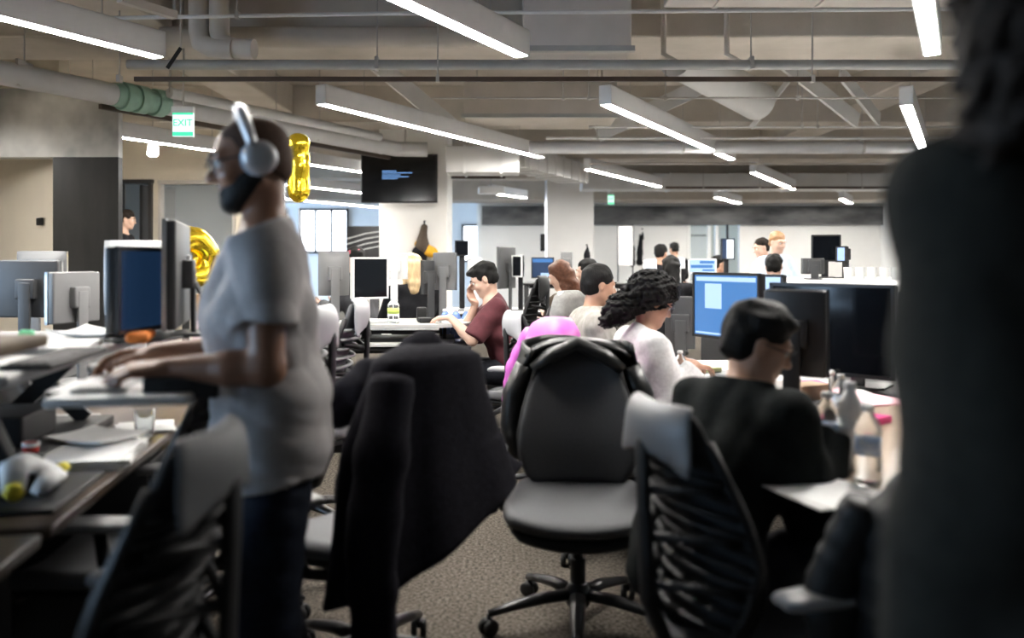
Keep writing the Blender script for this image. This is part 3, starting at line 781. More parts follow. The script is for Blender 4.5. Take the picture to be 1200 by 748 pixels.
PIPE_GR = mat('coupling_green', (.26, .42, .34), .5, var=.1, scale=12)
ROD = mat('rod_grey', (.42, .40, .37), .5)
CHALK = mat('chalkboard_gloss', (.011, .0115, .012), .30, col2=(.024, .0245, .026), scale=5, stretch=(1, 1, .25), spec=.3)
CHALK_GLARE = mat('chalkboard_painted_glare', (.035, .035, .035), .42, col2=(.92, .92, .89), scale=1.25, stretch=(1, 1, .9), spec=.5)  # pale reflection patches painted into the black gloss colour
BAND = mat('smeared_black_band', (.035, .037, .04), .5, col2=(.20, .20, .20), scale=1.3, stretch=(1, 1, 3))
DARK_FR = mat('dark_metal_frame', (.03, .03, .032), .4)
GREYROOM = mat('grey_room_wall', (.30, .32, .34), .7, var=.04, scale=2)
CARPET = bpy.data.materials.new('carpet_speckled'); CARPET.use_nodes = True
nt = CARPET.node_tree; bs = nt.nodes['Principled BSDF']; bs.inputs['Roughness'].default_value = .95; bs.inputs['Specular IOR Level'].default_value = .1
tc = nt.nodes.new('ShaderNodeTexCoord'); n1 = nt.nodes.new('ShaderNodeTexNoise'); n1.inputs['Scale'].default_value = 70; n1.inputs['Detail'].default_value = 4; n1.inputs['Roughness'].default_value = .75
rp = nt.nodes.new('ShaderNodeValToRGB'); rp.color_ramp.elements[0].position = .40; rp.color_ramp.elements[1].position = .64
rp.color_ramp.elements[0].color = (.040, .034, .028, 1); rp.color_ramp.elements[1].color = (.20, .175, .145, 1)
nt.links.new(tc.outputs['Object'], n1.inputs['Vector']); nt.links.new(n1.outputs['Fac'], rp.inputs['Fac']); nt.links.new(rp.outputs['Color'], bs.inputs['Base Color'])
bp = nt.nodes.new('ShaderNodeBump'); bp.inputs['Strength'].default_value = .6; bp.inputs['Distance'].default_value = .01; nt.links.new(n1.outputs['Fac'], bp.inputs['Height']); nt.links.new(bp.outputs['Normal'], bs.inputs['Normal'])
CEIL = 3.5
struct('floor', MB().box((0, 10.5, -.05), (20, 30, .1)), CARPET)
struct('ceiling', MB().box((0, 10.5, CEIL+.1), (20, 30, .2)), CONC)
struct('wall_right', MB().box((8.75, 10.5, CEIL/2), (.2, 30, CEIL)), W_WHITE)
struct('wall_rear', MB().box((0, -4.4, CEIL/2), (20, .2, CEIL)), mat('wall_rear_dark', (.12, .12, .12), .8, var=.05, scale=3))
# back wall with a doorway of glass doors, dark smeared band above
wb = MB()
wb.box((1.68, 20.1, CEIL/2), (4.86, .2, CEIL)); wb.box((7.05, 20.1, CEIL/2), (3.3, .2, CEIL)); wb.box((4.75, 20.1, 2.92), (1.3, .2, 1.16))
struct('wall_back', wb, W_WHITE)
struct('trim_1', MB().box((4.0, 19.93, 2.36), (9.4, .14, .44)), BAND)
struct('wall_corridor', MB().box((4.9, 22.4, 1.75), (3.4, .1, 3.5)), W_CREAM)
struct('wall_alcove', MB().box((-.77, 22.1, CEIL/2), (.12, 3.9, CEIL)), W_WHITE)
d = MB()
for x in (4.14, 4.62, 4.80, 5.36): d.box((x, 20.05, 1.15), (.07, .16, 2.3))
d.box((4.75, 20.05, 2.31), (1.3, .16, .06)); door = struct('door_2', d, W_WHITE)
MB().box((4.38, 20.05, 1.9), (.40, .03, .03)).build('door_rail', DARK_FR, door); MB().box((5.05, 20.02, 1.15), (.05, .04, 2.2)).build('door_edge', DARK_FR, door)
MB().box((4.38, 20.06, 1.55), (.40, .012, 1.4)).build('pane', mat('door_glass', (.75, .80, .80), .1, alpha=.35), door)
# far left wall with daylight windows
struct('wall_far', MB().box((-5.4, 24.1, CEIL/2), (9.2, .2, CEIL)), mat('wall_far_bluewhite', (.78, .81, .84), .6, var=.02, scale=2))
DAY = mat('daylight_pane', (.8, .85, .9), .3, emit=(.80, .90, 1.0), estr=.75)
def window(nm, x0, x1, z0, z1, y, n):
    f = MB(); t = .06
    for x in [x0+(x1-x0)*i/n for i in range(n+1)]: f.box((x, y, (z0+z1)/2), (t, .10, z1-z0+t))
    for z in (z0, z1): f.box(((x0+x1)/2, y, z), (x1-x0+t, .10, t))
    o = struct(nm, f, DARK_FR)
    MB().box(((x0+x1)/2, y+.02, (z0+z1)/2), (x1-x0, .012, z1-z0)).build('pane', DAY, o); return o
window('window_1', -5.95, -4.62, 1.55, 2.74, 23.95, 3)
window('window_2', -1.38, -.90, 1.30, 2.30, 23.95, 1)
window('window_3', -8.6, -6.4, 1.55, 2.74, 23.95, 3)
# left: blackboard pillar, soffit and angled cream wall
pil = struct('wall_pillar', MB().box((-4.10, 8.25, 1.15), (.63, .09, 2.30)), CHALK, label='glossy black chalkboard pillar panel left of the doorway', cat='wall panel')
MB().box((-4.10, 8.25, 2.63), (.63, .09, .66)).build('painted_glare_panel', CHALK_GLARE, pil)
struct('trim_2', MB().box((-6.40, 8.30, 2.63), (3.98, .18, .66)), CHALK_GLARE)
a, b = Vector((-4.42, 8.42)), Vector((-8.0, 11.4)); dd = b-a
struct('wall_left', MB().box(((a.x+b.x)/2, (a.y+b.y)/2, 1.75), (dd.length, .1, 3.5), rotm(0, 0, math.atan2(dd.y, dd.x))), W_CREAM)
ws = MB()
ws.box((-5.3, .1, .2), (.2, 8.8, .4)); ws.box((-5.3, .1, 3.2), (.2, 8.8, .6)); ws.box((-5.3, 4.2, 1.75), (.2, .6, 3.5)); ws.box((-5.3, -4.1, 1.75), (.2, .4, 3.5))
ws.box((-7.6, 4.4, 1.75), (4.7, .2, 3.5)); ws.box((-9.9, 9.5, 1.75), (.2, 10.4, 3.5))
ws = struct('wall_side', ws, W_CREAM)
for y in (-2.3, -.7, .9, 2.5): MB().box((-5.3, y, 1.65), (.10, .06, 2.5)).build('mullion', DARK_FR, ws)
# back left wall: doorway and glazed room
wl = MB(); Y = 12.1
wl.box((-6.6, Y, CEIL/2), (2.16, .16, CEIL)); wl.box((-4.44, Y, 2.97), (2.16, .16, 1.06)); wl.box((-5.01, Y, 1.22), (.10, .16, 2.44)); wl.box((-3.62, Y, CEIL/2), (.56, .16, CEIL)); wl.box((-4.43, Y, .40), (1.06, .16, .8))
struct('wall_meeting_room', wl, W_CREAM)
struct('wall_inner', MB().box((-5.85, 14.6, CEIL/2), (3.9, .1, CEIL)), GREYROOM)
dr = struct('door_1', MB().box((-5.30, 12.06, 2.42), (.52, .2, .05)).box((-5.54, 12.06, 1.2), (.05, .2, 2.4)).box((-5.08, 12.06, 1.2), (.05, .2, 2.4)), DARK_FR)
MB().box((-5.165, 12.45, 1.2), (.045, .70, 2.36), rotm(0, 0, -.30)).build('door_leaf', DARK_FR, dr)
gl = struct('window_4', MB().box((-4.43, 12.05, 2.41), (1.1, .14, .05)).box((-4.43, 12.05, .82), (1.1, .14, .05)).box((-4.95, 12.05, 1.6), (.04, .14, 1.6)).box((-3.91, 12.05, 1.6), (.04, .14, 1.6)), DUCT)
MB().box((-4.43, 12.09, 1.61), (1.0, .012, 1.54)).build('pane', mat('tinted_glass', (.55, .6, .62), .08, alpha=.30, spec=.6), gl)
# columns
struct('column_1', MB().box((-1.44, 12.95, CEIL/2), (1.0, 1.0, CEIL), bev=.015), W_WHITE, label='white square column behind the hanging television', cat='column')
struct('column_2', MB().box((1.16, 17.45, CEIL/2), (.94, .9, CEIL), bev=.015), mat('column_white', (.84, .83, .81), .6, var=.04, scale=1.5), label='white square column in front of the back wall', cat='column')
# ceiling structure
def beam(nm, y0, y1, z, x0=-9.5, x1=8.6, m=None): return struct(nm, MB().box(((x0+x1)/2, (y0+y1)/2, (z+CEIL)/2), (x1-x0, y1-y0, CEIL-z+.02), bev=.02), m or CONC_L)
beam('beam_1', 6.9, 7.7, 3.12); beam('beam_2', 10.7, 11.3, 3.05); beam('beam_3', 13.9, 14.6, 2.97); beam('beam_4', 16.4, 16.9, 2.90); beam('beam_5', 18.6, 19.6, 2.64)
struct('beam_6', MB().box((-3.0, 10.2, 3.33), (.5, 18, .36), bev=.02), CONC_L); struct('beam_7', MB().box((4.3, 10.2, 3.33), (.5, 18, .36), bev=.02), CONC_L)
def hung(name, label, cat, pts, r, m, n=12, group=None, hangers=(), flat=None, square=False):
    root = empty(name, pts[0], 0, label, cat, group); o = Vector(pts[0])
    mb = MB()
    if square:
        for a, b in zip(pts, pts[1:]):
            a, b = Vector(a)-o, Vector(b)-o; v = b-a; mb.box((a+b)/2, (v.length, r*2, r*2), v.to_track_quat('X', 'Z').to_matrix())
    else: mb.tube([Vector(p)-o for p in pts], r, n)
    mb.build('run', m, root, auto=True)
    for h in hangers:
        h = Vector(h)-o; top = CEIL-o.z
        g = MB(); g.tube([h, (h.x, h.y, top)], .006, 6); g.box(h+Vector((0, 0, r*.2)), (.025, r*2+.02, r*2+.02)); g.build('hanger', ROD, root)
    if not hangers:
        q = max((Vector(p) for p in pts), key=lambda p: p.z)-o
        MB().tube([q, (q.x, q.y, CEIL-o.z)], .008, 6).build('ceiling_mount', ROD, root)
    return root
def xr(py, d, px0, px1): return [P(px0, py, d), P(px1, py, d)]
def hx(py, d, xs): return [P(x, py, d) for x in xs]
hung('water_pipe', 'grey horizontal pipe just above the brown bar', 'pipe', xr(76, 6.5, 150, 1180), .038, PIPE_G, 14, hangers=hx(76, 6.5, (442, 880)))
hung('sprinkler_bar', 'dark brown straight bar crossing under the grey pipe', 'bar', xr(93, 6.3, 158, 1180), .0165, PIPE_B, square=True, hangers=hx(93, 6.3, (140, 513, 952)))
hung('conduit', 'thin pale conduit near the top of the view', 'pipe', [P(80, 22, 5.8), P(440, 16, 5.8), P(1180, 10, 5.8)], .014, DUCT_L, 8, hangers=[P(278, 18, 5.8), P(560, 14, 5.8)])
hung('conduit', 'thin grey rod below the brown bar', 'pipe', xr(115, 7.9, 505, 1180), .010, ROD, 8, hangers=hx(115, 7.9, (660, 690, 780, 935)))
hung('conduit', 'thin pale conduit over the long white pipe', 'pipe', xr(149, 9.3, 690, 1180), .012, DUCT_L, 8, hangers=hx(149, 9.3, (940, 958)))
hung('conduit', 'upper of two thin conduits above the long white pipe', 'pipe', xr(162, 9.6, 640, 1180), .016, DUCT_L, 8, hangers=hx(162, 9.6, (700,)))
hung('water_pipe', 'long white pipe crossing behind the ceiling lights', 'pipe', xr(173, 10.2, 620, 1180), .075, PIPE_L, 16, hangers=hx(173, 10.2, (800, 1010)))
hung('conduit', 'thin conduit below the long white pipe', 'pipe', xr(192, 12.2, 690, 1180), .014, DUCT, 8, hangers=hx(192, 12.2, (852,)))
hung('sprinkler_bar', 'distant thin brown bar near the back wall', 'bar', xr(220, 15.3, 780, 1180), .02, PIPE_B, square=True, hangers=hx(220, 15.3, (824, 890, 1010)))
hung('sprinkler_bar', 'distant dark bar right of the television column', 'bar', xr(208, 13.2, 528, 592), .02, PIPE_B, square=True)
def dg(px, py, z): d = (z-CAM_H)*FPX/(HOR-py); return P(px, py, d)
a0, a1 = Vector((-5.0, 4.6, 2.75)), Vector((-1.5, 11.05, 2.75))
main = hung('main_pipe', 'thick grey diagonal pipe over the chalkboard pillar', 'pipe', [a0, a1, a1+Vector((.40, .05, 0))], .095, PIPE_L, 18, hangers=[a0.lerp(a1, t) for t in (.33, .52, .8)])
mb = MB()
for t in (.455, .475, .50): q = a0.lerp(a1, t)-a0; u = (a1-a0).normalized(); mb.tube([q-u*.05, q+u*.05], .125, 18)
mb.build('green_coupling', PIPE_GR, main, auto=True); main.children[-1]['label'] = 'green ribbed pipe coupling'
mb = MB(); q = a0.lerp(a1, .478)-a0; u = (a1-a0).normalized(); mb.tube([q-u*.30, q+u*.25], .102, 18); mb.build('green_sleeve', PIPE_GR, main, auto=True)
hung('sprinkler_bar', 'dark diagonal bar beside the thick grey pipe', 'bar', [Vector((-3.62, 7.5, 2.66)), Vector((-1.62, 11.25, 2.66))], .022, PIPE_B, square=True, hangers=[Vector((-2.6, 9.41, 2.66))])
hung('conduit', 'white diagonal pipe under the thick grey pipe', 'pipe', [Vector((-3.05, 7.6, 2.80)), Vector((-1.60, 10.32, 2.80))], .05, PIPE_L, 12)
for i, (px, lab) in enumerate(((233, 'left insulated grey pipe elbow under the ceiling'), (257, 'right insulated grey pipe elbow under the ceiling'))):
    x = Px(px, 6.45); hung('insulated_pipe', lab, 'pipe', [Vector((x, 6.45, 3.495)), Vector((x, 6.45, 3.04)), Vector((x+.02, 6.44, 2.95)), Vector((x+.10, 6.42, 2.905)), Vector((x+.28, 6.40, 2.89))], .075, DUCT, 14)
hung('insulated_pipe', 'long insulated grey pipe along the concrete beam', 'pipe', [P(190, 44, 6.78), P(610, 44, 6.78)], .085, CONC_L, 14)
hung('brace', 'short black brace by the end of the nearest left light', 'brace', [P(196, 80, 6.1), P(212, 56, 6.1)], .014, K_BLACK, 8)
hung('brace', 'pale channel hanging at the top left corner', 'brace', [P(140, -2, 5.2), P(205, 18, 5.6)], .025, DUCT, square=True)
# ducts
def duct(label, c, size, rz=0, m=None, ribs=0, flange=True, name='air_duct'):
    root = empty(name, c, rz, label, 'duct')
    MB().box((0, 0, 0), size, bev=.012).build('duct_body', m or DUCT, root, auto=True)
    if ribs:
        for i in range(ribs): MB().box((-size[0]/2+size[0]*(i+.5)/ribs, 0, 0), (.03, size[1]+.03, size[2]+.03)).build('duct_rib', m or DUCT, root)
    if flange: MB().box((0, -size[1]/2+.02, -size[2]/2+.015), (size[0]+.05, .05, .04)).build('duct_flange', PIPE_G, root)
    for sx in (-1, 1): MB().tube([(sx*size[0]*.42, 0, size[2]/2-.01), (sx*size[0]*.42, 0, CEIL-c[2])], .008, 6).build('hanger', ROD, root)
    return root
duct('big boxy white duct hood at the top centre', (.48, 6.55, 3.16), (.80, .55, .62), 0, DUCT)
duct('wide white duct box behind the centre ceiling light', (.30, 9.3, 3.02), (1.62, .6, .40), 0, CONC_L, 0)
duct('ribbed white duct running back from the column', (.52, 13.0, 2.74), (2.7, .45, .30), R(66), DUCT_L, 8, False)
duct('square duct section right of the television column', (-.38, 11.3, 2.62), (.95, .5, .34), 0, DUCT_L, 2, False)
duct('long pale duct crossing below the far beams', (4.6, 16.1, 2.78), (6.6, .5, .30), 0, DUCT_L, 6, False)
duct('flat white duct near the upper right corner', (2.2, 5.95, 3.32), (2.2, .5, .36), 0, DUCT, 3, False)
hung('round_duct', 'round pale duct slanting above the centre lights', 'duct', [Vector((1.55, 8.0, 3.22)), Vector((2.60, 9.0, 2.98))], .20, DUCT_L, 22)
hung('round_duct', 'short round duct stub at the top edge', 'duct', [Vector((.62, 5.75, 3.45)), Vector((.62, 5.75, 3.12))], .16, DUCT, 20)
for i, (a, b, lab) in enumerate([((532, 150, 10.0), (440, 74, 9.4), 'broad pale brace left of the centre duct'), ((700, 158, 10.0), (850, 88, 9.6), 'broad pale brace crossing above the centre light'), ((905, 62, 8.0), (1005, 142, 8.8), 'right pale slanted channel under the ceiling'),
        ((950, 62, 8.9), (880, 150, 9.3), 'slim pale brace between the slanted channels'), ((985, 85, 8.1), (1030, 140, 8.9), 'rightmost pale slanted channel under the ceiling')]):
    A, B = P(*a), P(*b); v = B-A; root = empty('brace', A, 0, lab, 'brace')
    MB().box(v/2, (v.length, .03, (.20, .18, .16, .05, .14)[i]), v.to_track_quat('X', 'Z').to_matrix()).build('channel', DUCT_L, root); q = max((Vector((0, 0, 0)), v), key=lambda p: p.z); MB().tube([q, (q.x, q.y, CEIL-A.z)], .014, 6).build('ceiling_mount', ROD, root)
for i, (px, py, d, h, lab) in enumerate([(775, 22, 6.9, .55, 'left of two drop rods at the top right'), (848, 22, 6.9, .52, 'right of two drop rods at the top right')]):
    p = P(px, py, d); hung('drop_pipe', lab, 'pipe', [Vector((p.x, 6.8, 3.45)), Vector((p.x, 6.8, 2.95)), Vector((p.x+.12, 6.75, 2.86))], .022, DUCT, 10)
# ceiling lights: long aluminium channels with a glowing underside
L_ON = mat('light_diffuser', (.9, .9, .9), .4, emit=(1.0, .965, .915), estr=18.5)
L_BODY = mat('light_aluminium', (.68, .68, .68), .42, metal=.3, var=.03, scale=10)
def lamp(label, x0, y0, x1, y1, z=2.62, w=.11, h=.165):
    a, b = Vector((x0, y0, z)), Vector((x1, y1, z)); v = b-a; L = v.length; c = (a+b)/2
    root = empty('ceiling_light', c, math.atan2(v.y, v.x), label, 'ceiling light', 'linear ceiling lights')
    hb = MB(); t = .012
    hb.box((0, w/2-t/2, h/2), (L, t, h)).box((0, -w/2+t/2, h/2), (L, t, h)).box((0, 0, h-t/2), (L, w, t))
    for s in (-1, 1): hb.box((s*(L/2-t/2), 0, h/2), (t, w, h))
    hb.build('housing', L_BODY, root)
    MB().box((0, 0, .004), (L-.03, w-2*t-.002, .012)).build('diffuser', L_ON, root)
    for s in (-.36, .36): MB().tube([(L*s, 0, h-.01), (L*s, 0, CEIL-z)], .004, 6).build('wire', ROD, root)
    return root
U = Vector((.4695, .8829))
def lamp_from(label, far, L, **k): f = Vector(far); n = f-U*L; return lamp(label, n.x, n.y, f.x, f.y, **k)
LL = 4.3
lamp_from('nearest ceiling light at the top left', (-2.29, 5.55), 3.0)
lamp_from('nearest ceiling light at top centre', (.066, 5.52), 3.0)
lamp_from('ceiling light at the top right edge', (2.70, 5.48), 3.0)
lamp_from('long ceiling light in front of the television', (.371, 10.9), 4.22)
lamp_from('long ceiling light right of the duct box', (2.86, 11.1), 4.42)
lamp_from('ceiling light beside the foreground woman\'s hair', (5.45, 11.2), 4.5)
lamp_from('ceiling light passing behind the man\'s head', (-3.45, 10.5), 2.2)
lamp_from('added unseen ceiling light before the chalkboard pillar, off the left edge', (-5.3, 7.15), 2.6)  # added out of view to brighten the cream wall and soffit
lamp_from('short ceiling light left of the television', (-2.12, 12.9), 1.4)
lamp_from('middle ceiling light in the second row', (2.63, 15.2), 3.3)
lamp_from('right ceiling light in the second row', (5.17, 15.7), 3.35)
lamp_from('far ceiling light left of the white back column', (.28, 17.9), 1.5)
lamp_from('far ceiling light before the back wall', (4.95, 18.55), 2.0, z=2.55)
lamp_from('farthest ceiling light on the right', (7.35, 18.55), 1.5, z=2.55)
lamp_from('far ceiling light behind the television', (-2.7, 17.0), 2.6)
lamp_from('far ceiling light over the daylight windows', (-3.3, 21.0), 3.4)
# small hung fittings
def exit_sign(label, px, py, d, w, h, z=None, rot=0):
    p = P(px, py, d); root = empty('exit_sign', p, rot, label, 'exit sign')
    MB().box((0, 0, 0), (w, .03, h), bev=.004).build('panel', mat('exit_panel', (.7, .9, .8), .4, emit=(.62, 1.0, .80), estr=.11), root, auto=True)
    MB().box((0, 0, h/2+.02), (w*1.05, .06, .05), bev=.005).build('housing', DUCT_L, root, auto=True)
    cu = bpy.data.curves.new('exit_text', 'FONT'); cu.body = 'EXIT'; cu.align_x = 'CENTER'; cu.align_y = 'CENTER'; cu.size = w*.46; cu.extrude = .002
    tmp = bpy.data.objects.new('tmp_text', cu); COL.objects.link(tmp); bpy.context.view_layer.update()
    me = bpy.data.meshes.new_from_object(tmp.evaluated_get(bpy.context.evaluated_depsgraph_get())); bpy.data.objects.remove(tmp); bpy.data.curves.remove(cu)
    t = bpy.data.objects.new('lettering', me); COL.objects.link(t); t.parent = root; t.rotation_euler = (math.pi/2, 0, 0); t.location = (0, -.018, h*.05)
    me.materials.clear(); me.materials.append(mat('exit_green', (.02, .45, .22), .5, emit=(.05, .75, .38), estr=.11))
    for zz, hh in ((-.40, .16), (.44, .09)): MB().box((0, -.0165, h*zz), (w*.98, .004, h*hh)).build('green_strip', mat('exit_green', (0, 0, 0)), root)
    MB().tube([(0, 0, h/2+.05), (0, 0, CEIL-p.z)], .008, 8).build('hanger', ROD, root)
exit_sign('green exit sign hanging left of the man\'s head', 215, 146, 6.9, .168, .195)
exit_sign('small green exit sign right of the gold balloon', 356, 226, 16.0, .14, .18)
exit_sign('small green exit sign right of the back column', 716, 234, 17.4, .13, .20)
for px, py, d, lab in ((179, 172, 9.6, 'white pendant cone lamp near the pillar'),):
    p = P(px, py, d); r = empty('pendant_lamp', p, 0, lab, 'lamp')
    MB().lathe([(.06, -.10), (.065, -.09), (.05, .08), (.02, .10)], n=16).build('lamp_shade', DUCT_L, r, smooth=True); MB().lathe([(.04, -.105), (.045, -.10)], n=14).build('bulb', L_ON, r)
    MB().tube([(0, 0, .1), (0, 0, CEIL-p.z)], .006, 6).build('cord', ROD, r)
p = P(623, 231, 15.5); boxlike('projector', 'white projector hanging right of the television column', 'projector', Vector((-.35, 14.2, 2.42)), .1, (.42, .34, .12), H_WHITE, .02)
MB().tube([(0, 0, .1), (0, 0, .55)], .012, 8).build('ceiling_mount', ROD, bpy.data.objects['projector'])
p = P(778, 180, 11.6); o = boxlike('speaker_box', 'small black box fixed among the ceiling pipes', 'speaker', p, 0, (.15, .12, .07), K_BLACK, .008)
MB().tube([(0, 0, .06), (0, 0, CEIL-p.z)], .006, 6).build('ceiling_mount', ROD, o)
# hung television
tv = empty('television', Vector((-1.60, 12.12, 2.47)), R(-2), 'black television on the white column with faint blue text', 'television')
MB().box((0, 0, 0), (1.09, .05, .69), bev=.008).build('housing', H_BLACK, tv, auto=True)
MB().box((0, -.0265, .0), (1.05, .004, .645)).build('screen', mat('tv_glass', (.005, .005, .006), .12, spec=.6), tv); sc = tv.children[-1]
mb = MB()
for i, (x0, w, z) in enumerate([(-.24, .20, .085), (-.24, .43, .060), (-.24, .26, .030), (-.24, .38, .005), (-.24, .22, -.02)]): mb.box((x0+w/2, -.0295, z+.02), (w, .002, .011))
mb.build('text_lines', mat('tv_text', (.05, .1, .2), .5, emit=(.20, .42, .85), estr=.11), sc)
mb = MB(); mb.box((.2, .14, .05), (.2, .28, .2)); mb.build('wall_mount', DARK_FR, tv)
o = MB().lathe([(.10, .0), (.115, -.03), (.105, -.05), (.06, -.085), (.02, -.095)], n=20).build('dome_camera', H_WHITE, None, smooth=True); o.location = (-1.50, 12.0, 2.88); tag(o, 'white dome camera above the television', 'camera')
MB().tube([(0, 0, 0), (0, 0, CEIL-2.88)], .012, 8).build('pole', ROD, o)
boxlike('wall_plate', 'small black sign plate on the cream left wall', 'sign', Vector((-4.76, 8.60, 1.66)), math.atan2(dd.y, dd.x), (.13, .02, .075), K_BLACK, .003)
# ---------------------------------------------------------------- the people
SK_BROWN = mat('skin_brown', (.23, .112, .066), .40, var=.08, scale=14, bump=.04, bscale=160)
SK_TAN = mat('skin_tan', (.42, .235, .155), .45, var=.06, scale=14)
SK_LIGHT = mat('skin_light', (.56, .36, .27), .45, var=.06, scale=14)
HAIR_BK = mat('hair_black', (.006, .0055, .005), .65, spec=.22, var=.3, scale=60, bump=.4, bscale=130, stretch=(1, 1, .35))
HAIR_DB = mat('hair_dark_brown', (.014, .009, .006), .7, spec=.22, var=.35, scale=60, bump=.5, bscale=120, stretch=(1, 1, .35))
HAIR_STUB = mat('hair_stubble', (.070, .040, .027), .7, spec=.22, var=.25, scale=120)
HAIR_RED = mat('hair_auburn', (.10, .040, .022), .5, spec=.22, var=.3, scale=50, bump=.3)
HAIR_BLOND = mat('hair_blond', (.62, .44, .24), .5, var=.2, scale=50, bump=.3, stretch=(1, 1, .2))
HAIR_CAR = mat('hair_ginger', (.32, .17, .08), .5, var=.2, scale=50)
T_GREY = mat('tshirt_grey_heather', (.335, .315, .31), .85, var=.07, scale=90, bump=.1, bscale=250)
JEANS = mat('dark_denim', (.010, .013, .022), .75, spec=.15, var=.3, scale=80, bump=.15, bscale=300)
DKGREEN = mat('knit_dark_olive', (.016, .015, .012), .95, spec=.15, var=.2, scale=60, bump=.25, bscale=180)
BLKFLEECE = mat('fleece_black_green', (.0085, .0105, .0105), .9, spec=.15, var=.2, scale=60, bump=.2, bscale=200)
GREYKNIT = mat('knit_grey', (.24, .225, .20), .85, col2=(.36, .34, .31), scale=24, stretch=(1.5, 1.5, .6), bump=.2)
WHITEKNIT = mat('knit_pale_grey', (.60, .60, .60), .85, var=.10, scale=70, bump=.15)
MAROON = mat('cotton_maroon', (.085, .018, .024), .85, var=.12, scale=40)
BLACKCLOTH = mat('cloth_black', (.012, .012, .014), .85, spec=.15, var=.2, scale=40)
BLUEGREYC = mat('cloth_pale_blue', (.42, .50, .62), .85, var=.1, scale=40)
LTSHIRT = mat('cloth_light_grey', (.55, .56, .58), .85, var=.1, scale=40)
BROWNCLOTH = mat('cloth_brown', (.07, .05, .035), .85, var=.2, scale=40)
DKPANTS = mat('trousers_dark', (.012, .013, .017), .8, spec=.15, var=.2, scale=60)
SHOE = mat('shoe_dark', (.02, .02, .022), .5)
FR_BLK = mat('spectacle_frame', (.010, .010, .011), .3)
# standing man with headphones
hd = R(106)
man = person('bearded man in grey t-shirt and jeans typing while standing with headphones', (-.595, 2.13, 0), hd, sc=.95, lean=R(4), head=(R(2), R(12), 0), neck=(0, .036), wl=(-.13, .235, 1.055), wr=(.10, .285, 1.07), el=(-.35, -.55, -.8), er=(.35, -.5, -.8),
    skin=SK_BROWN, hair=dict(mat=HAIR_STUB, t=.0025, line=(-.012, 1.0), nape=-.06), beard=dict(mat=HAIR_BK, t=.0035), glasses=dict(mat=FR_BLK), step=.0055, fine=.004, width=1.05, belly=1.03,
    top=dict(mat=T_GREY, sleeve='short', slen=.62, off=.014, hem=-.085, long_hem=True, noise=(.0085, 22), name='t_shirt', belly=1.0, neck=.004), pants=dict(mat=JEANS, name='jeans', waist=.04, loose=.016), shoes=SHOE,
    hand=dict(l=((.10, .98, -.05), (-.25, 0, 1), dict(curl=(.30, .45, .30), drop=.3)), r=((-.15, .98, -.08), (.25, 0, 1), dict(curl=(.28, .45, .35), drop=.3))))
# headphones on his head
T, g = man['T'], man['g']; hp = empty('headphones', (-.595, 2.13, 0), hd, 'silver over-ear headphones worn by the standing man', 'headphones')
HP_S = mat('headphone_silver', (.50, .50, .51), .32, metal=.35); HP_B = mat('headphone_pad', (.30, .36, .44), .6)
band = [T(.103*math.sin(q), -.012+.010*math.cos(q), .018+.108*math.cos(q)) for q in [R(-88+i*176/24) for i in range(25)]]
MB().tube(band, [.012+.006*math.cos(R(-80+i*160/24)) for i in range(25)], 10, flat=1.6).build('headband', HP_S, hp, smooth=True)
Mh = man['Mh']
for sx in (-1, 1):
    rt = Mh @ Matrix.Rotation(math.pi/2*sx, 3, 'Y')
    MB().lathe([(.020, .016), (.036, .012), (.041, .0), (.041, -.014), (.038, -.018)], T(sx*.106, -.022, -.004), 24, rt).build('ear_cup', HP_S, hp, smooth=True)
    MB().ring([(.020, -.010), (.026, -.020), (.038, -.020), (.042, -.010), (.040, .0), (.022, .0)], T(sx*.091, -.016, -.004), 24, rt).build('ear_cushion', HP_B, hp, smooth=True)
# woman standing at the right edge, back to the camera
person('woman in dark olive knit top standing with her back turned', (.655, .95, 0), R(6), sc=.975, head=(R(-10), R(5), 0), neck=(-.045, .02), skin=SK_TAN, fem=True, width=1.0, step=.007, fine=.005, wl=(-.175, .03, .862), wr=(.175, .03, .862), el=(-.1, -1, 0), er=(.1, -1, 0),
    hair=dict(mat=HAIR_DB, t=.034, side=.95, line=(.035, 1.0), nape=-.12, reach=[(-.16, -.10, -.22)], k=.03, noise=(.012, 90), sharp=True, extra=[('c', ((-.03, -.10, .04), (-.085, -.12, -.06), .085, .07)), ('c', ((-.085, -.12, -.06), (-.12, -.10, -.17), .065, .035)), ('e', ((0, -.09, .06), (.10, .08, .09)))]),
    top=dict(mat=DKGREEN, sleeve='long', off=.020, hem=-.17, loose=.016, long_hem=True, noise=(.006, 20), name='knit_top', neck=.012), pants=dict(mat=DKPANTS), shoes=SHOE)
# seated man at the right desk
hR = R(-55)
f = Vector((-math.sin(hR), math.cos(hR))); pelv = Vector((.705, 2.40))-f*.31
person('man in black fleece and glasses bent over the right desk', (pelv.x, pelv.y, 0), hR, sit=True, hip=.50, sc=.90, lean=R(30), head=(R(-38), R(22), R(0)), neck=(0, .075), skin=SK_TAN, glasses=dict(mat=FR_BLK), step=.007, fine=.0045, width=.96, belly=1.05,
    wr=(.12, .41, .82), wl=(-.12, .50, .81), er=(.25, -.35, -.9), el=(-.5, -.3, -.5),
    hair=dict(mat=HAIR_BK, t=.026, line=(.022, 1.0), nape=-.078, noise=(.004, 80), extra=[('e', ((.0, .045, .098), (.056, .050, .026)))]),
    top=dict(mat=BLKFLEECE, sleeve='long', off=.022, loose=.020, hem=-.12, collar=.05, noise=(.006, 24), name='fleece_jacket'), pants=dict(mat=DKPANTS), shoes=SHOE,
    hand=dict(l=((.3, .9, -.2), (0, .2, 1)), r=((-.3, .9, -.2), (0, .2, 1))))
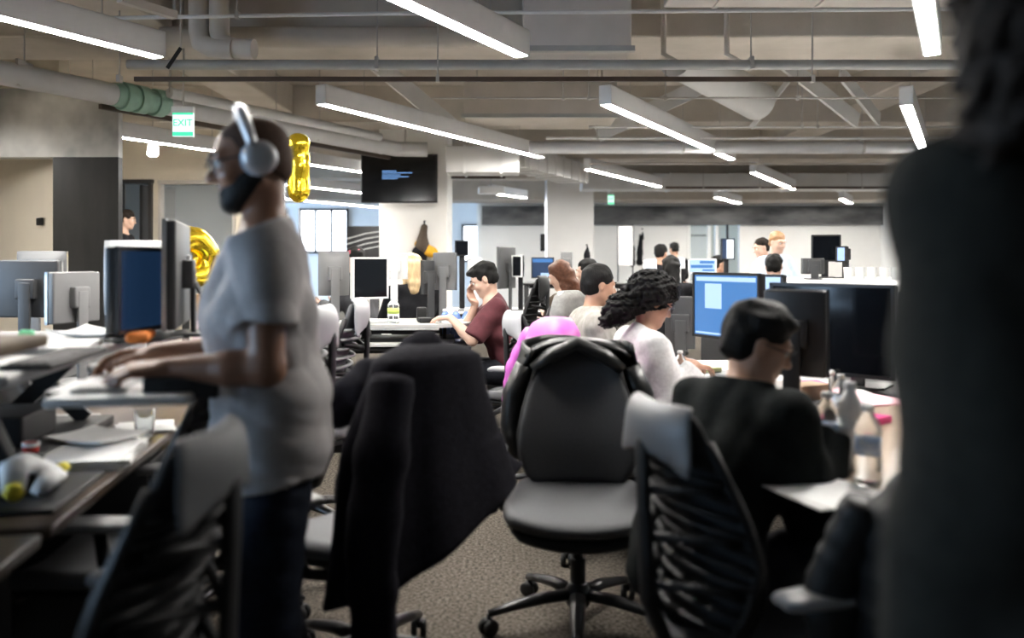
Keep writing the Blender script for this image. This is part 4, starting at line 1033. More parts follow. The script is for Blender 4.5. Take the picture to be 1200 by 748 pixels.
# seated woman with curly hair
hC = R(-75); f = Vector((-math.sin(hC), math.cos(hC))); pelv = Vector((.69, 4.0))-f*.255
person('woman with dark curly hair in a pale sweater at the desk', (pelv.x, pelv.y, 0), hC, sit=True, hip=.50, sc=.90, lean=R(23), head=(R(-5), R(26), 0), neck=(0, .06), skin=SK_TAN, fem=True, glasses=dict(mat=FR_BLK), step=.008, fine=.005, width=.95,
    wr=(.12, .38, .82), wl=(-.10, .42, .82), er=(.4, -.5, -.7), el=(-.5, -.4, -.5),
    hair=dict(mat=HAIR_BK, t=.036, side=.95, line=(.028, .9), nape=-.06, k=.03, reach=[(0, -.22, -.2)], noise=(.009, 110), sharp=True, extra=[('e', ((0, .035, .095), (.085, .06, .05))), ('e', ((.0, -.06, .06), (.115, .10, .10))), ('c', ((0, -.12, -.02), (0, -.17, -.12), .07, .06)), ('c', ((0, -.15, -.10), (0, -.20, -.20), .07, .035))]),
    top=dict(mat=WHITEKNIT, sleeve='long', off=.018, loose=.012, hem=-.1, noise=(.005, 26), name='sweater', neck=.01, slen=.86), pants=dict(mat=DKPANTS), shoes=SHOE,
    hand=dict(l=((.2, .95, -.15), (0, .1, 1)), r=((-.2, .95, -.15), (0, .1, 1))))
# seated man in grey knit beyond her
hB = R(-78); f = Vector((-math.sin(hB), math.cos(hB))); pelv = Vector((.512, 4.78))-f*.19
person('man in grey ribbed knit with short black hair behind the curly-haired woman', (pelv.x, pelv.y, 0), hB, sit=True, hip=.50, sc=.94, lean=R(15), head=(R(4), R(8), 0), neck=(0, .05), skin=SK_TAN, step=.009, fine=.006,
    wr=(.14, .42, .80), wl=(-.12, .44, .80), hair=dict(mat=HAIR_BK, t=.016, line=(.020, 1.0), nape=-.06, noise=(.003, 90)),
    top=dict(mat=GREYKNIT, sleeve='long', off=.020, loose=.012, hem=-.1, collar=.06, noise=(.005, 26), name='sweater'), pants=dict(mat=DKPANTS), shoes=SHOE, hand=dict(l=((.2, .95, -.15), (0, .1, 1)), r=((-.2, .95, -.15), (0, .1, 1))))
# seated man in maroon at the round-topped desk
hM = R(94); f = Vector((-math.sin(hM), math.cos(hM))); pelv = Vector((-.215, 6.0))-f*.25
person('man in maroon t-shirt hunched over the round grey desk', (pelv.x, pelv.y, 0), hM, sit=True, hip=.53, sc=.95, lean=R(22), head=(R(-4), R(28), 0), neck=(0, .06), skin=SK_LIGHT, step=.009, fine=.006,
    wl=(-.14, .47, .915), wr=(.03, .29, 1.00), el=(-.5, -.3, -.8), er=(.5, .2, -1), hair=dict(mat=HAIR_BK, t=.018, line=(.022, 1.0), nape=-.055, noise=(.004, 90), extra=[('e', ((0, .055, .088), (.05, .045, .024)))]),
    top=dict(mat=MAROON, sleeve='short', slen=.92, off=.018, hem=-.10, noise=(.006, 22), name='t_shirt', neck=.008), pants=dict(mat=DKPANTS), shoes=SHOE, hand=dict(l=((.15, .98, -.05), (-.1, 0, 1)), r=((-.1, .4, .9), (.6, .7, 0))))
# people farther back
def far_sitter(label, px, py, d, heading, skin, hair, top, lean=8, pitch=10, sc=1.0, name='sweater', cap=None, hip=.5, **k):
    h = R(heading); f = Vector((-math.sin(h), math.cos(h))); c = P(px, py, d); off = .56*math.sin(R(lean))+.06
    zhead = hip+.545*sc*math.cos(R(lean))+.185*sc
    s2 = max(.85, min(1.15, sc)); hip2 = c.z-(.545*math.cos(R(lean))+.185)*s2
    return person(label, (c.x-f.x*off, c.y-f.y*off, 0), h, sit=True, hip=hip2, sc=s2, lean=R(lean), head=(0, R(pitch), 0), neck=(0, .05), skin=skin, hair=hair, step=.012, fine=.008, cap=cap,
        wr=(.14, .42, hip2+.28), wl=(-.14, .42, hip2+.28), top=dict(mat=top, sleeve='long', off=.018, hem=-.1, noise=(.004, 24), name=name), pants=dict(mat=DKPANTS), shoes=SHOE,
        pose_leg=([(.13, .42, hip2), (-.13, .42, hip2)], [(.13, .36, .09), (-.13, .36, .09)]), **k)
SHORT = lambda m: dict(mat=m, t=.016, line=(.020, 1.0), nape=-.06, noise=(.004, 80))
LONG = lambda m: dict(mat=m, t=.022, side=.8, line=(.020, 1.0), nape=-.12, reach=[(0, -.08, -.26)], k=.03, noise=(.006, 60), extra=[('c', ((0, -.07, -.02), (0, -.10, -.22), .075, .05)), ('c', ((-.055, -.02, .02), (-.06, -.03, -.20), .035, .03)), ('c', ((.055, -.02, .02), (.06, -.03, -.20), .035, .03))])
far_sitter('auburn-haired person bent down behind the empty black chairs', 652, 322, 7.6, 60, SK_LIGHT, LONG(HAIR_RED), BROWNCLOTH, lean=18, pitch=25)
far_sitter('dark-haired person in black beside the auburn-haired one', 684, 318, 8.3, 70, SK_LIGHT, SHORT(HAIR_BK), BLACKCLOTH, lean=8, pitch=8)
far_sitter('person in a dusty pink cap and dark top left of the white-framed monitor', 413, 304, 8.3, 60, SK_LIGHT, SHORT(HAIR_BK), mat('cloth_charcoal', (.05, .05, .055), .85), lean=10, cap=dict(mat=mat('cap_pink', (.36, .075, .10), .8, var=.1, scale=30)))
far_sitter('person with long blond hair and black top behind the white monitor', 482, 313, 7.95, 15, SK_LIGHT, LONG(HAIR_BLOND), BLACKCLOTH, lean=8)
far_sitter('person in black sitting in the meeting room doorway', 152, 257, 11.0, -80, SK_LIGHT, SHORT(HAIR_DB), BLACKCLOTH, lean=6, pitch=12, name='jacket')
far_sitter('dark-haired person with back turned in the far middle rows', 786, 314, 9.5, 0, SK_LIGHT, dict(LONG(HAIR_BK), t=.03), BLACKCLOTH, lean=2)
far_sitter('short-haired person with back turned before the white far desk', 907, 312, 8.45, -20, SK_LIGHT, SHORT(HAIR_BK), BROWNCLOTH, lean=4)
far_sitter('dark-haired person by the bright wide monitor in the far rows', 844, 310, 11.5, -70, SK_TAN, SHORT(HAIR_BK), BLACKCLOTH, lean=5)
far_sitter('dark-clothed person left of the far black figure', 776, 297, 11.5, -40, SK_TAN, SHORT(HAIR_BK), BLACKCLOTH, lean=4)
def far_stander(label, px, py, d, heading, skin, hair, top, lean=4, pitch=15, sc=.97, **k):
    h = R(heading); f = Vector((-math.sin(h), math.cos(h))); c = P(px, py, d); off = .55*math.sin(R(lean))+.05
    return person(label, (c.x-f.x*off, c.y-f.y*off, 0), h, sc=sc, lean=R(lean), head=(0, R(pitch), 0), neck=(0, .05), skin=skin, hair=hair, step=.012, fine=.008, wr=(.16, .34, 1.08), wl=(-.16, .34, 1.08),
        top=dict(mat=top, sleeve='long', off=.018, hem=-.1, noise=(.005, 22), name='shirt', collar=.04), pants=dict(mat=DKPANTS), shoes=SHOE, **k)
far_stander('ginger-haired person standing in a pale blue shirt', 913, 279, 9.0, 205, SK_LIGHT, SHORT(HAIR_CAR), BLUEGREYC, sc=.92)
far_stander('dark-haired person leaning in a light grey shirt beside the ginger-haired one', 889, 289, 9.75, 100, SK_LIGHT, SHORT(HAIR_DB), LTSHIRT, lean=12, sc=.90)
far_stander('black-clad person standing in the far middle', 789, 287, 14.2, 20, SK_TAN, SHORT(HAIR_BK), BLACKCLOTH, sc=.92)
# ---------------------------------------------------------------- left desks
RW = R(98.4); RU, RV = Vector((-.1455, .989, 0)), Vector((-.989, -.1455, 0))
def edge(y): return Vector((-.953-.147*(y-1.588), y, 0))
def on_left(y, v, z=0): e = edge(y)+RV*v; return Vector((e.x, e.y, z))
desk('dark walnut desk at the bottom left corner', on_left(1.14, .375), RW, 1.30, .75, .73, WOOD, panel=True, front=.36)
desk('dark walnut desk in front of the standing man', on_left(2.64, .375), RW, 1.64, .75, .73, WOOD, panel=True, front=.36)
desk('black desk left of the standing man carrying silver computers', on_left(4.2, 1.20), RW, 3.2, .72, .73, D_BLACK)
desk('black desk behind the standing man under the gold balloon', on_left(4.75, .375), RW, 1.6, .75, .73, D_BLACK, panel=True, front=.36)
rz = on_left(2.55, .12+.30, .73)
tc_ = Vector((-.885, 2.05, 0))-Vector((rz.x, rz.y, 0))
def pedestal(label, loc, rz):
    r = empty('drawer_pedestal', loc, rz, label, 'drawer unit'); MB().box((0, 0, .31), (.42, .46, .60), bev=.006).build('body', D_BLACK, r, auto=True)
    for k in range(3):
        d_ = MB().box((0, -.235, .12+.19*k), (.40, .014, .175), bev=.004).build('drawer', K_BLACK, r, auto=True); MB().box((0, -.25, .17+.19*k), (.14, .016, .012), bev=.004).build('handle', H_DARK, d_)
pedestal('black drawer unit under the bottom-left walnut desk', on_left(1.02, .30), RW)
pedestal('black drawer unit under the far end of the standing man\'s desk', on_left(3.12, .32), RW)
riser('white sit-stand riser lifted under the typing hands', rz, RW, 1.30, .60, .73, 1.045, D_GREY, tray=(tc_.dot(RU), tc_.dot(RV), .265, .42, .30, D_WHITE))
rn = on_left(1.30, .31, .73)
riser('brown-edged riser at the left edge of the view', rn, RW, .95, .66, .73, 1.15, WOODB)
keyboard('white keyboard under the standing man\'s hands', Vector((-.965, 2.06, 1.007)), R(106-90+90), w=.36, group=None)
paper('white sheet under the keyboard on the raised tray', Vector((-.93, 2.02, 1.0068)), R(100), .20, .26)
def facing(dx, dy): return math.atan2(-dx, dy)
monitor('small dark blue screen in front of the tall black monitor', P(172, 343, 2.75)+Vector((0, 0, -(P(172, 343, 2.75).z-1.045))), facing(1, -.09), .36, .27, .165, SC_NAVY, H_BLACK, H_BLACK, foot=.18)
p = P(203, 330, 2.95); monitor('tall black monitor back with cables beside the standing man', (p.x, p.y, 1.045), facing(-.96, -.27), .50, .36, .21, SC_OFF, H_DARK, H_SILV, thick=.03)
o = bpy.data.objects['back_shell.001']
m6 = o.parent
cb = MB()
for k in range(3): cb.tube([(-.02+.03*k, -.05, .22), (-.03+.05*k, -.10, .12), (-.06+.03*k, -.09, .02), (-.10+.05*k, -.12, -.01)], .005, 6)
cb.build('cable', D_BLACK, m6, smooth=True); MB().box((.06, -.045, .25), (.035, .012, .05), bev=.003).build('sticker', H_WHITE, m6)
p = P(164, 328, 3.6); monitor('white computer back with dark fruit-shaped mark behind the blue screen', (p.x+.0, p.y, .73), facing(-.35, 1), .27, .31, .50, SC_OFF, H_WHITE, H_WHITE, style='bulge', name='desktop_computer', logo=H_BLACK)
p = P(50, 320, 4.9); monitor('grey silver computer back farthest left under the cream wall', (p.x, p.y, .73), facing(.1, 1), .30, .25, .50, SC_OFF, H_GREY, H_SILV, style='bulge', name='desktop_computer', logo=H_DARK)
p = P(38, 342, 4.3); monitor('silver-rimmed dark computer back at the left edge', (p.x, p.y, .73), facing(.05, 1), .31, .29, .43, SC_OFF, H_DARK, H_SILV, name='desktop_computer')
p = P(83, 349, 4.0); monitor('narrow pale grey screen turned sideways left of the white computer', (p.x, p.y, .73), facing(-1, .25), .30, .24, .40, SC_OFF, H_GREY, H_SILV, name='desktop_computer')
p = P(391, 320, 6.2); monitor('grey silver computer back right behind the standing man', (p.x, p.y, .73), facing(-.4, 1), .22, .32, .48, SC_OFF, H_GREY, H_SILV, style='bulge', name='desktop_computer')
# tilted tablet, laptop, black stand, cup, cloth, papers
rt = empty('tablet', on_left(2.15, .28, 1.046), RW, 'silver tablet leaning back at the left edge of the riser', 'tablet')
a = R(27)
MB().box((0, .11, .065), (.30, .24, .014), rotm(a, 0, 0), bev=.005).build('body', H_SILV, rt, auto=True); MB().box((0, .107, .0735), (.27, .21, .002), rotm(a, 0, 0)).build('screen', SC_OFF, rt); MB().box((0, .17, .045), (.12, .012, .10), rotm(-.5, 0, 0), bev=.003).build('stand', H_DARK, rt)
lp = empty('laptop', on_left(2.98, .47, .73), RW, 'open silver laptop on the walnut desk under the riser', 'laptop')
MB().box((0, -.05, .010), (.32, .22, .018), bev=.006).build('base', H_SILV, lp, auto=True); MB().box((0, .085, .115), (.32, .010, .215), rotm(-.28, 0, 0), bev=.004).build('lid', H_SILV, lp, auto=True); MB().box((0, .078, .115), (.30, .002, .19), rotm(-.28, 0, 0)).build('screen', SC_OFF, lp)
bs_ = empty('display_plinth', P(14, 560, 2.08)+Vector((0, 0, .73-P(14, 560, 2.08).z)), R(8), 'black boxy stand with slanted post on the walnut desk', 'stand')
MB().box((-.03, 0, .045), (.16, .14, .088), bev=.006).build('base_box', K_BLACK, bs_, auto=True); MB().box((-.055, 0, .18), (.035, .05, .26), rotm(0, -.42, 0), bev=.004).build('post', K_BLACK, bs_, auto=True)
o = MB().lathe([(.026, 0), (.034, .095), (.036, .098), (.036, .10), (.031, .10), (.025, .004)], n=20).build('paper_cup', mat('cup_red', (.50, .03, .02), .5), None, auto=True); o.scale = (.62, .62, .62); o.location = on_left(2.42, .27, .731); tag(o, 'red paper cup behind the black slanted post', 'cup'); MB().ring([(.0365, .085), (.037, .102), (.033, .102)], n=20).build('rim', H_WHITE, o, auto=True)
cl = empty('folded_cloth', on_left(2.10, .13, .743), RW+.15, 'white rolled cloth with yellow ends on a dark tray', 'cloth')
MB().tube([(-.14, .02, .03), (-.09, .03, .075), (-.02, .02, .070), (.05, -.01, .035), (.10, -.02, .02)], [.025, .032, .034, .030, .020], 14, flat=.7).build('white_roll', WHITE_PAPER, cl, smooth=True)
MB().tube([(-.08, -.02, .015), (-.02, -.03, .03), (.05, -.04, .02)], [.02, .03, .018], 12, flat=.7).build('white_fold', WHITE_PAPER, cl, smooth=True)
MB().tube([(-.15, .015, .025), (-.135, .02, .032)], [.018, .024], 12).build('yellow_end', mat('cloth_yellow', (.80, .68, .05), .7), cl, smooth=True)
MB().tube([(.095, -.02, .02), (.15, -.03, .018)], [.021, .016], 12, flat=.8).build('yellow_end', mat('cloth_yellow', (.80, .68, .05), .7), cl, smooth=True)
boxlike('tray', 'flat dark tray under the white rolled cloth', 'tray', on_left(2.10, .13, .7302), RW, (.36, .20, .012), D_BLACK)
paper('thick white paper stack at the walnut desk\'s edge', on_left(2.47, .12, .731), RW+.1, .30, .22, 7)
paper('white folder lying on the paper stack', on_left(2.62, .16, .762), RW-.5, .19, .22, 1, curl=.01, th=.008, name='paper_folder')
paper('white booklet beside the clear cup on the walnut desk', on_left(2.92, .10, .731), RW+.3, .20, .18, 2)
paper('loose papers lying under the riser beside the laptop', on_left(2.80, .36, .731), RW-.2, .24, .20, 3)
o = MB().lathe([(.028, 0), (.034, .09), (.0345, .09), (.032, .09), (.026, .004)], n=18).build('clear_cup', M_PET, None, smooth=True); o.location = on_left(2.76, .06, .735); tag(o, 'clear plastic cup standing near the desk papers', 'cup')
boxlike('black_box', 'black box of cables under the raised tray', 'box', on_left(2.62, .40, .80), RW, (.26, .16, .09), K_BLACK, .01)
bpy.data.objects['black_box'].location.z = .7305+.032
paper('white papers fanned on top of the riser', on_left(2.50, .25, 1.046), RW+.2, .30, .24, 4)
paper('curled white sheet below the small blue screen', on_left(2.86, .22, 1.046), RW-.4, .21, .26, 2, curl=.03)
keyboard('black keyboard on the riser beside the fanned papers', on_left(2.20, .12, 1.046), RW, m=K_BLACK, keys=K_BLACK, w=.40)
boxlike('white_mouse', 'white computer mouse left of the typing hands', 'mouse', Vector((-1.045, 2.20, 1.006)), 1.0, (.06, .10, .028), H_WHITE, .013)
o = bottle('yellow and white bottle beside the tall black monitor', on_left(3.02, .09, 1.046), .115, .022, capm=H_WHITE, labelm=mat('label_yellow', (.85, .52, .03), .5), body=H_WHITE, name='supplement_bottle')
boxlike('orange_pouch', 'orange pouch behind the standing man\'s hands', 'pouch', on_left(2.72, .06, 1.046), RW+.15, (.22, .07, .035), mat('orange_fabric', (.85, .26, .05), .6, var=.1), .016)
boxlike('tape_dispenser', 'small green bottle cap lying on the riser papers', 'cap', on_left(2.62, .36, 1.062), .3, (.04, .04, .03), mat('cap_green', (.03, .45, .18), .4), .008)
bpy.data.objects['tape_dispenser'].name = 'green_cap'
# things behind the standing man: gold number balloons, boxes
GOLD = mat('gold_foil', (.95, .66, .04), .16, metal=.9, bump=.35, bscale=14)
def balloon(label, c, hgt, rz, one=True, str_to=1.05):
    root = empty('foil_balloon', c, rz, label, 'balloon'); F = Field([-.4, -.2, -.6], [.4, .2, .6], .012); H = hgt/2
    if one:
        F.add(p_cone((.0, 0, -H+.06), (.0, 0, H-.06), .075, .075), .02); F.add(p_cone((0, 0, H-.06), (-.12, 0, H-.17), .07, .055), .03)
    else:
        for k in range(28):
            q0, q1 = 2*math.pi*k/28, 2*math.pi*(k+1)/28
            F.add(p_cone((.15*math.cos(q0), 0, (H-.08)*math.sin(q0)), (.15*math.cos(q1), 0, (H-.08)*math.sin(q1)), .075, .075), .02)
    F.noise(.006, 28, 4); F.mesh('foil_body', GOLD, root)
    MB().tube([(0, 0, -H), (.01, 0, (-H+str_to-c[2])/2), (0, 0, str_to-c[2])], .002, 5).build('string', H_WHITE, root); return root
balloon('gold foil number balloon behind the standing man\'s neck', Vector((-1.50, 6.0, 1.945)), .46, R(20), True, .735)
p = P(222, 302, 5.4); balloon('gold foil zero balloon behind the tall black monitor', p, .40, R(68), False, .74)
for (px, py, d, sx, sy, sz, col, nm, lab, cat) in [(252, 352, 5.0, .16, .12, .05, D_BLACK, 'black_tray', 'black desk tray below the gold balloon', 'tray'), (238, 345, 4.9, .10, .10, .07, mat('card_brown', (.28, .17, .09), .7, var=.1), 'cardboard_box', 'small brown cardboard box below the gold balloon', 'box'),
        (262, 340, 5.3, .14, .12, .10, D_BLACK, 'black_organiser', 'black desk organiser right of the gold balloon', 'organiser'), (246, 372, 4.4, .16, .12, .05, mat('pink_cloth', (.60, .22, .28), .7, col2=(.75, .7, .7), scale=30), 'pink_cloth', 'pink and white cloth by the standing man\'s arm', 'cloth')]:
    q = P(px, py, d); boxlike(nm, lab, cat, Vector((q.x, q.y, .731)), .3, (sx, sy, sz+max(0, q.z-.80)), col, .006)
q = P(262, 326, 5.3); F = Field([-.15]*3, [.15]*3, .01)
for k in range(7): F.add(p_ell((rnd.uniform(-.05, .05), rnd.uniform(-.04, .04), rnd.uniform(-.03, .04)), (.04, .035, .03)), .02)
F.noise(.006, 60, 2); o = F.mesh('crumpled_bag', mat('bag_green_white', (.25, .60, .40), .5, col2=(.8, .85, .8), scale=18)); o.location = (q.x, q.y, q.z-.02); tag(o, 'crumpled green and white bag right of the gold balloon', 'bag')
# ---------------------------------------------------------------- chairs
chair('black chair at the bottom left with its back to the aisle', (-.82, 1.56), R(88), cap=K_SEAT, rib=K_BLACK, back=K_FAB, low=.94)
chair('black chair tucked in beside the standing man\'s legs', (-1.10, 2.49), R(92), cap=K_SEAT, low=.95)
chair('pale-ribbed grey chair behind the standing man', (-1.0, 3.30), R(84), cap=K_CAPL, rib=K_RIBL, back=K_SEAT, tall=1.12)
chair('second pale-ribbed grey chair at the black desk under the balloon', (-1.02, 4.15), R(92), cap=K_CAPL, rib=K_RIBL, back=K_SEAT, tall=1.1)
chair('chair carrying the long black coat', (-.455, 2.66), R(49), low=.97)
chair('empty grey chair facing the camera in the centre', (.235, 3.04), R(176), back=K_FABC, low=.925)
chair('black chair under the man in black fleece', (.60, 2.07), R(-72), low=.92, sd=.06)
chair('chair at the bottom right under the quilted coat', (1.09, 1.69), R(-70), low=.82, pad=K_BLACK)
chair('chair of the curly-haired woman under the pink puffer coat', (.43, 3.90), R(-72), low=.96, cap=K_CAPL, sd=.07)
chair('pale-capped chair of the man in grey knit', (.27, 4.68), R(-74), low=.97, cap=K_CAPL, sd=.07)
chair('ribbed grey chair under the man in maroon', (.09, 6.03), R(94), low=.98, sd=.05, rib=K_RIBL, cap=K_CAPL)
chair('tall black leather chair behind the maroon man', (-.02, 6.87), R(75), back=K_BLACK, seat=K_BLACK, cap=K_BLACK, tall=1.22)
chair('grey chair with a folded grey hoodie in the middle row', (.11, 5.34), R(60), cap=K_CAPL, tall=1.1)
# coats on chairs
FLEECE = mat('coat_black_navy', (.0105, .0098, .0145), .95, spec=.15, var=.25, scale=50, bump=.3, bscale=160, sheen=.0)
SHELL = mat('jacket_black_shell', (.010, .0105, .0105), .38, var=.2, scale=25, bump=.15, bscale=50)
PUFF = mat('quilt_black', (.009, .0095, .0095), .55, var=.2, scale=20, bump=.2, bscale=50)
PINK = mat('quilt_pink', (.62, .13, .50), .45, var=.12, scale=14, bump=.1)
coat('black_coat', 'long black coat hung over a chair back with a sleeve hanging', (-.455, 2.66), R(49), FLEECE,
    [(1.06, 0, -.27, .07, .03, 0), (1.045, 0, -.275, .14, .06, 0), (1.02, 0, -.28, .195, .085, 0), (.90, 0, -.27, .235, .10, 0), (.75, .0, -.27, .28, .115, 0, .10), (.62, .01, -.28, .32, .125, 0, .22), (.52, .02, -.285, .35, .13, 0, .36)], fold=.065, nf=8, seed=3,
    sleeves=[[(-.17, -.32, .98, .06), (-.25, -.37, .80, .075), (-.30, -.385, .55, .07), (-.285, -.38, .36, .062), (-.275, -.37, .25, .055)], [(.20, -.20, .95, .06), (.30, -.22, .70, .07), (.31, -.20, .50, .06)]],
    hood=[((-.17, -.21, .93), (.02, -.24, 1.03), .05, .06), ((-.20, -.12, .88), (-.14, -.18, .97), .05, .05)])
def wrap(label, loc, rz, m, seed):
    root = empty('black_jacket', (loc[0], loc[1], 0), rz, label, 'jacket'); rr = random.Random(seed)
    rows = []
    for i in range(22):
        t = i/21; z = 1.045-.47*t
        w = .175+.065*min(1, t*3)+.012*math.sin(9*t+1); row = []
        A = R(112)-R(22)*t
        for k in range(41):
            u = -1+k/20; q = u*A; fo = .012*math.sin(11*u+3*t)+.010*math.sin(23*u+5*t)*t+.008*math.sin(17*t+4*u)
            row.append(((w+fo)*math.sin(q)*1.08, -.262+.10*(1-min(1, t*1.5)*.2)*-math.cos(q)-(fo*.8), z-.035*abs(u)**4+.01*math.sin(5*u)))
        rows.append(row)
    MB().sheet(rows, .014).build('coat_body', m, root, smooth=True)
    c = MB(); c.tube([(-.17, -.20, .93), (-.10, -.205, .985), (0, -.225, 1.03), (.10, -.205, .985), (.17, -.20, .93)], [.03, .045, .040, .045, .03], 14, flat=.7); c.build('collar', m, root, smooth=True)
    top = MB(); top.sheet([[(.20*u, y, 1.025+.02*(1-u*u)-.035*abs(u)**3-.03*abs(v-.5)) for u in [x/8 for x in range(-8, 9)]] for v, y in ((0, -.22), (.25, -.245), (.5, -.28), (.75, -.33), (1, -.365))], .016); top.build('yoke', m, root, smooth=True)
    root.scale = (1, 1, .955)
    for sx in (-1, 1):
        pts = [(sx*.20, -.25, .94), (sx*.245, -.26, .82), (sx*.255, -.24, .70), (sx*.24, -.22, .58)]
        MB().tube(pts, [.05, .06, .055, .045], 16, flat=.8).build('sleeve', m, root, smooth=True)
    return root
wrap('black shell jacket wrapped round the empty centre chair\'s back', (.235, 3.04), R(176), SHELL, 5)
coat('quilted_coat', 'dark quilted puffer coat draped over a chair at bottom right', (1.09, 1.69, -.075), R(-70), PUFF,
    [(.965, 0, -.27, .06, .035, 0), (.95, 0, -.275, .13, .06, 0), (.88, 0, -.275, .19, .085, 0), (.75, 0, -.27, .225, .10, 0), (.60, 0, -.26, .24, .115, 0), (.40, 0, -.26, .25, .12, 0)], per=.065, amp=.055, fold=.025, seed=8,
    sleeves=[[(-.17, -.32, .88, .06), (-.23, -.36, .70, .065), (-.235, -.35, .45, .06)], [(.18, -.30, .88, .06), (.24, -.33, .68, .065), (.24, -.32, .46, .058)]])
coat('pink_coat', 'bright pink quilted puffer coat hung on the curly-haired woman\'s chair', (.45, 3.91), R(-72), PINK,
    [(1.045, 0, -.26, .08, .05, 0), (1.02, 0, -.275, .15, .08, 0), (.95, 0, -.28, .20, .10, 0), (.80, 0, -.275, .225, .105, 0), (.66, 0, -.28, .235, .11, 0), (.56, 0, -.28, .23, .10, 0)], per=.06, amp=.07, fold=.02, seed=4,
    sleeves=[[(.20, -.30, .97, .06), (.25, -.38, .82, .07), (.26, -.42, .66, .065), (.25, -.42, .54, .05)], [(-.20, -.30, .97, .06), (-.27, -.36, .80, .065), (-.29, -.38, .62, .06), (-.28, -.38, .50, .05)]])
coat('grey_hoodie', 'grey hoodie slung over a middle-row chair back', (.11, 5.34), R(60), mat('hoodie_grey', (.20, .195, .185), .9, var=.15, scale=40),
    [(1.12, 0, -.28, .08, .04, 0), (1.09, 0, -.285, .15, .07, 0), (1.0, 0, -.285, .20, .085, 0), (.85, 0, -.28, .22, .09, 0), (.68, 0, -.275, .23, .09, 0, .15)], fold=.04, seed=6, sleeves=[[(.19, -.33, 1.03, .05), (.25, -.38, .85, .055), (.26, -.38, .66, .045)]])
# ---------------------------------------------------------------- right desks
desk('pale desk in front of the man in black fleece', (1.18, 2.66, 0), R(90), 1.44, .76, .73, mat('desk_pale_wood', (.42, .33, .25), .35, col2=(.36, .27, .2), scale=5, stretch=(8, 1, 1)))
desk('white desk in front of the curly-haired woman', (1.18, 4.16, 0), R(90), 1.50, .76, .73, D_WHITE)
desk('black desk behind the glossy black monitors', (1.98, 3.4, 0), R(90), 2.9, .76, .73, D_BLACK)
PINKP = mat('pink_paper', (.85, .10, .33), .55, var=.06, scale=10); PINKL = mat('pink_pale_paper', (.85, .50, .56), .6, var=.05, scale=12)
def mon_at(label, px, py, d, zbase, f, w, h, front, back, edge, **k):
    p = P(px, py, d); return monitor(label, (p.x, p.y, zbase), facing(*f), w, h, p.z-zbase, front, back, edge, **k)
mon_at('blue glowing monitor facing the curly-haired woman', 850, 359, 4.25, .73, (-.90, -.44), .50, .335, SC_BLUE, H_BLACK, H_BLACK, windows=[(.03, .90, .97, .97, SC_PALE), (.55, .45, .82, .86, SC_PALE), (.02, .02, .98, .05, SC_PALE)])
mon_at('pale blue screen edge behind the fleece man\'s head', 903, 342, 4.7, .73, (-.75, -.65), .16, .19, SC_PALE, H_BLACK, H_BLACK, foot=.14)
mon_at('big glossy black monitor with grey foot at the right desk', 972, 386, 3.35, .73, (-.70, -.72), .50, .36, SC_OFF, H_BLACK, H_BLACK, stand=H_DARK, foot=.26)
mon_at('black monitor right of the fleece man\'s glasses', 934, 390, 3.05, .73, (.55, .80), .22, .31, SC_OFF, H_BLACK, H_BLACK, foot=.18)
mon_at('large black monitor back along the right desk', 1010, 390, 3.9, .73, (.6, .8), .60, .38, SC_OFF, H_BLACK, H_BLACK, foot=.24)
mon_at('grey monitor back right of the curly-haired woman\'s face', 797, 378, 4.85, .73, (.2, 1), .17, .30, SC_OFF, H_DARK, H_DARK, foot=.16)
rnd2 = random.Random(3)
def on(px, py, z=.73): d = (CAM_H-z)*FPX/(py-HOR); return P(px, py, d)
bottle('clear water bottle nearest the fleece man\'s sleeve', on(969, 546), .205, .033)
bottle('tall white bottle between two clear water bottles', on(996, 548), .235, .036, body=H_WHITE, labelm=H_WHITE, name='white_bottle')
bottle('clear water bottle with blue label beside the dark olive top', on(1017, 566), .20, .034)
bottle('small clear water bottle by the curly-haired woman\'s hand', on(797, 452), .16, .028)
bottle('clear bottle on the white desk near the pink papers', on(985, 500), .18, .030)
paper('white sheet before the fleece man on the pale desk', on(945, 575)+Vector((.03, 0, .001)), .4, .22, .30, 2)
paper('white paper pile behind the nearest water bottle', on(940, 522)+Vector((0, 0, .001)), 1.2, .16, .20, 5)
paper('pink sheet under the glossy black monitor', on(925, 452)+Vector((0, 0, .0015)), .1, .40, .28, 1, PINKP)
paper('pale pink sheet behind the water bottles', on(1000, 470)+Vector((0, 0, .0015)), .3, .36, .30, 2, PINKL)
paper('pink sheet beside the curly-haired woman\'s hands', on(845, 460)+Vector((0, 0, .0015)), .3, .26, .14, 1, PINKL)
paper('small pink note pad by the white bottle', on(1015, 495)+Vector((0, 0, .0015)), .6, .12, .12, 6, PINKP)
boxlike('black_box', 'black box behind the nearest water bottle', 'box', on(905+25, 500)+Vector((.05, 0, .0005)), .2, (.16, .10, .06), K_BLACK, .006)
boxlike('cardboard_box', 'small tan cardboard box below the glossy black monitor', 'box', on(945, 470)+Vector((0, 0, .0005)), .5, (.16, .10, .07), mat('card_tan', (.42, .29, .19), .7), .004)
tr = empty('mini_tripod', on(975, 478), .3, 'small black and white desk tripod behind the bottles', 'tripod')
for k in range(3): q = 2.1*k+.4; MB().tube([(0, 0, .075), (.055*math.cos(q), .055*math.sin(q), .003)], .006, 8).build('leg', K_BLACK, tr, smooth=True)
MB().tube([(0, 0, .07), (0, 0, .13)], .008, 10).ball((0, 0, .135), .013).build('head', H_WHITE, tr, smooth=True)
keyboard('white keyboard under the curly-haired woman\'s hands', Vector((.98, 4.02, .731)), R(105), w=.36)
paper('yellowish note block behind the curly-haired woman', Vector((1.0, 4.35, .731)), .2, .10, .10, 8, mat('note_yellow', (.75, .78, .45), .6))
